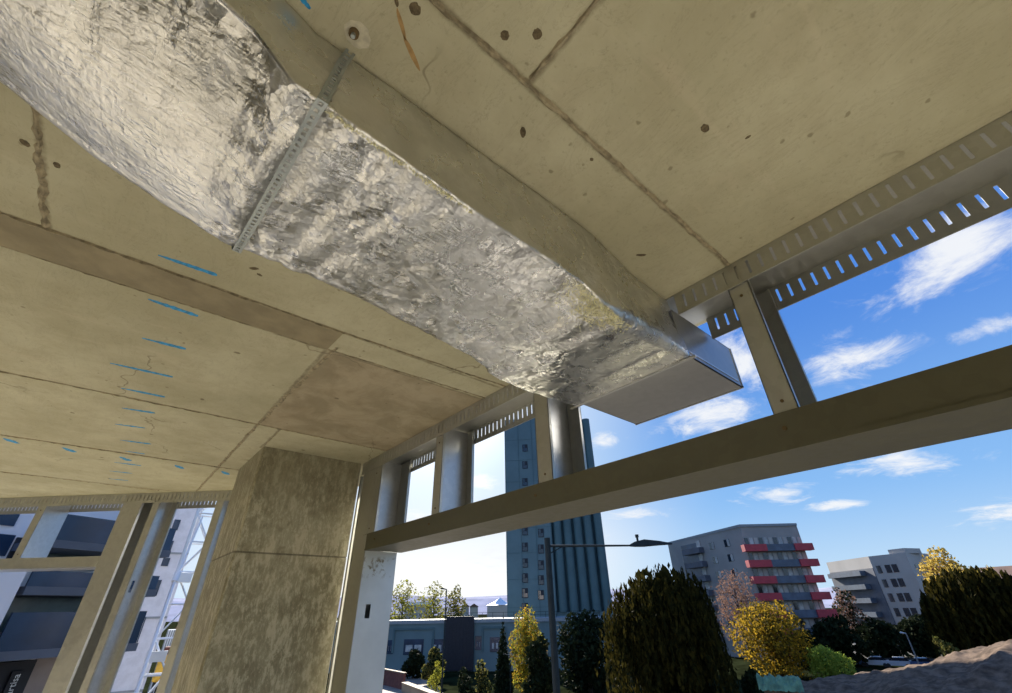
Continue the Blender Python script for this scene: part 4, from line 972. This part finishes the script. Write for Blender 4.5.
# ------------------------------------------------------------------ left side: white building with navy glass balconies
def left_building():
    # facade plane, seen through the left framing
    F = Face(pt(-60, 600, 15.6), pt(118, 600, 16.9)); r = empty('balcony_building', F.T(F.L * .4, -5, GZ), 'white building with navy glass balconies seen through the left framing', 'building')
    uc = F.uz(14, 600)[0]
    Z = lambda x, y, n=0: F.uz(x, y, n)[1]; U = lambda x, y, n=0: F.uz(x, y, n)[0]
    mb = MB(); F.box(mb, -10, F.L + .3, GZ, 10, -9, 0); mb.build('wall', MWHITE, r)
    # projecting white bay at the left with a bright arris
    mb = MB(); F.box(mb, -10, U(28, 570, 1.5), GZ, Z(20, 572), 0.0, 1.5); mb.build('projecting_bay', MWHITE, r)
    for (xa, xb, ya, yb) in ((-20, 17, 512, 525), (-25, 10, 534, 556)):
        mb = MB(); F.box(mb, U(xa, (ya + yb) / 2), U(xb, (ya + yb) / 2), Z(0, yb), Z(0, ya), 0, .05); mb.build('window', MNAVY, r)
    uR_ = F.L + .3; uL = U(28, 580, 1.5) + .02
    for yt_, yb_ in ((513, 540), (571, 587), (612, 648)):
        z1 = Z(60, yt_, 1.5); z0 = Z(60, yb_, 1.5)
        mb = MB(); F.box(mb, uL, uR_ - .35, z0, z1, 1.44, 1.5); F.box(mb, uR_ - .41, uR_ - .35, z0, z1, .05, 1.44); bal = mb.build('balcony_glass', MNAVY, r)
        mb = MB(); F.box(mb, uL, uR_ - .30, z0 - .16, z0, 0, 1.52); mb.build('balcony_slab', MGREYD, r)
    for ya, yb in ((541, 569), (588, 630)):
        z1 = Z(55, ya); z0 = Z(55, yb); mb = MB(); F.box(mb, uL, U(66, 600), z0, z1, 0, .06); mb.build('door_recess', MBLACK, r)
        for k in range(4):
            a = uL + .35 + k * (U(66, 600) - uL) / 4.2; mb = MB(); F.box(mb, a, a + .36, z0, z1 - .05, .06, .10); mb.build('glazed_door', MCURTG, r)
    # ground level: dark shopfront with a lettered fascia, stone panels at its right
    us0, us1 = uL - 1.5, U(33, 670, .3); z1 = Z(30, 658, .3)
    mb = MB(); F.box(mb, us0, us1, GZ, z1 - .05, 0, .3); mb.build('shopfront', MBLACK, r)
    mb = MB()
    for k in range(9): zz = z1 - .9 * k; F.box(mb, us1 + .1, uR_, zz - .885, zz, 0, .04)
    for_ = mb.build('stone_panel', plain('pale_stone_panel', (0.36, 0.30, 0.28), .7, var=.08), r)
    # vertical blade sign with white lettering
    sgx = us1 - .28; zs = Z(22, 674, .5)
    mb = MB(); F.box(mb, sgx - .10, sgx + .10, zs - 1.6, zs + .05, .3, .38); sg = mb.build('sign', MBLACK, r)
    cu = bpy.data.curves.new('sign_lettering', 'FONT'); cu.body = 'artisa'; cu.size = .17; cu.extrude = .004; cu.align_x = 'RIGHT'; cu.align_y = 'CENTER'
    tmp = bpy.data.objects.new('sign_text_source', cu); COL.objects.link(tmp); dg = bpy.context.evaluated_depsgraph_get(); me = bpy.data.meshes.new_from_object(tmp.evaluated_get(dg)); bpy.data.objects.remove(tmp)
    tx = bpy.data.objects.new('sign_lettering', me); COL.objects.link(tx); me.materials.clear(); me.materials.append(MPAINT)
    pos = F.T(sgx, .39, zs); dU = Vector((F.d[0], F.d[1], 0)); nV = Vector((F.n[0], F.n[1], 0)); Zv = Vector((0, 0, 1))
    # letters run upwards: local x = up
    m3 = Matrix((Zv, -dU, nV)).transposed()
    if m3.determinant() < 0: m3 = Matrix((Zv, dU, nV)).transposed()
    tx.matrix_world = Matrix.Translation(pos) @ m3.to_4x4(); w_ = tx.matrix_world.copy(); tx.parent = r; tx.matrix_parent_inverse = Matrix.Translation(r.location).inverted()
MCURTG = plain('grey_green_glass', (0.10, 0.16, 0.17), .2, var=.2)
left_building()

# ------------------------------------------------------------------ pale tower and lattice hoist mast between the left studs
def pale_tower():
    F = Face(pt(100, 600, 34), pt(173, 600, 34)); r = empty('pale_building', F.T(F.L / 2, -4, GZ), 'pale blue-grey building with navy windows behind the lattice mast', 'building')
    mb = MB(); F.box(mb, 0, F.L, GZ, 11, -8, 0); mb.build('wall', plain('pale_blue_render', (0.62, 0.64, 0.70), .7, var=.08), r)
    mb = MB()
    for z in np.arange(GZ, 10.5, 3.2): F.box(mb, 0, F.L, z, z + .10, 0, .05)
    mb.build('floor_band', MTRIM, r)
    for xa, xb, ya, yb in ((162, 176, 541, 556), (160, 171, 558, 566), (131, 150, 617, 648), (168, 184, 520, 530), (150, 164, 580, 596)):
        u0, z0 = F.uz((xa + xb) / 2 - 5, yb); u1, z1 = F.uz((xa + xb) / 2 + 5, ya); mb = MB(); F.box(mb, u0, u1, z0, z1, 0, .06); mb.build('window', MNAVY, r)
pale_tower()
def mast():
    D = 13.0; c = pt(176, 600, D); r = empty('lattice_mast', (c[0], c[1], GZ), 'white lattice hoist mast with cross-bracing outside the left framing', 'mast')
    F = Face(pt(168, 600, D), pt(190, 600, D)); w = F.L; top = 5.2
    for nm, u, n in (('chord', 0, 0), ('chord', w, 0), ('chord', 0, -w), ('chord', w, -w)):
        MB().tube([F.T(u, n, GZ), F.T(u, n, top)], .035, 8).build(nm, MPAINT, r)
    mb = MB(); z = GZ; k = 0; hh = .62
    while z + hh <= top:
        a, b = (0, w) if k % 2 else (w, 0)
        for (p, q) in ((F.T(a, 0, z), F.T(b, 0, z + hh)), (F.T(a, -w, z), F.T(b, -w, z + hh)), (F.T(0, -w if k % 2 else 0, z), F.T(0, 0 if k % 2 else -w, z + hh)), (F.T(w, -w if k % 2 else 0, z), F.T(w, 0 if k % 2 else -w, z + hh)), (F.T(0, 0, z), F.T(w, 0, z)), (F.T(0, -w, z), F.T(w, -w, z))):
            mb.tube([p, q], .017, 6)
        z += hh; k += 1
    mb.build('bracing', MPAINT, r)
    # rack and cabin joint plates
    for y in (578, 655):
        zz = F.uz(178, y)[1]; mb = MB(); F.box(mb, -.06, w * .75, zz - .09, zz + .09, .04, .16); mb.build('coupling_plate', MPAINT, r)
mast()
bm_a = pt(203, 516, 11.0); bm_m = pt(176, 578, 10.6); bm_b = pt(143, 672, 10.0); 
e = empty('boom_tube', tuple(bm_b), 'bright white slanting tube in front of the lattice mast', 'boom')
dirv = bm_b - bm_m; bm_e = bm_b + dirv * 1.2
MB().tube([bm_a, bm_m], [.014, .02], 10).build('upper_tube', MPAINT, e)
MB().tube([bm_m, bm_e], [.024, .024], 10).build('lower_tube', MPAINT, e)
v = (bm_m - bm_a) / np.linalg.norm(bm_m - bm_a); MB().tube([bm_m - v * .10, bm_m + v * .06], .05, 12).build('joint_collar', MPAINT, e)
MYELM = plain('yellow_machine_paint', (0.55, 0.33, 0.03), .5, var=.2)
F = Face(pt(157, 664, 30), pt(168, 664, 30)); r = empty('site_machine', F.T(F.L / 2, -1, GZ), 'yellow and red site machine under the white container, left side', 'machine')
z0 = F.uz(162, 682)[1]; z1 = F.uz(162, 655)[1]
mb = MB(); F.box(mb, 0, F.L, z0, z1, -1, 0); mb.build('body', MYELM, r, bevel=.08); mb = MB(); F.box(mb, .1, F.L - .1, z1, z1 + .3, -.9, -.1); mb.build('cab', MBRICK, r, bevel=.05)
for u in (.08, F.L - .2): mb = MB(); F.box(mb, u, u + .12, GZ, z0, -.8, -.2); mb.build('support_leg', MPOLE, r)
F = Face(pt(165, 640, 42), pt(176, 640, 42)); r = empty('white_container', F.T(F.L / 2, -1, GZ), 'tall white container beyond the yellow machine', 'container')
z0 = F.uz(170, 652)[1]; z1 = F.uz(170, 630)[1]; mb = MB(); F.box(mb, 0, F.L, GZ, z1, -2, 0); mb.build('box', MPAINT, r)
mb = MB()
for k in range(6): F.box(mb, F.L * k / 5 - .03, F.L * k / 5 + .03, GZ, z1, 0, .05)
mb.build('rib', MTRIM, r)
tree('russet_tree', 168, 200, 603, 60, [LP, LD], 'russet tree beyond the lattice mast, left of the column', n=2600, size=.22, nblob=8)
tree('russet_tree', 185, 215, 612, 70, [LP], 'paler russet tree behind the last left stud', n=1800, size=.22, nblob=7)
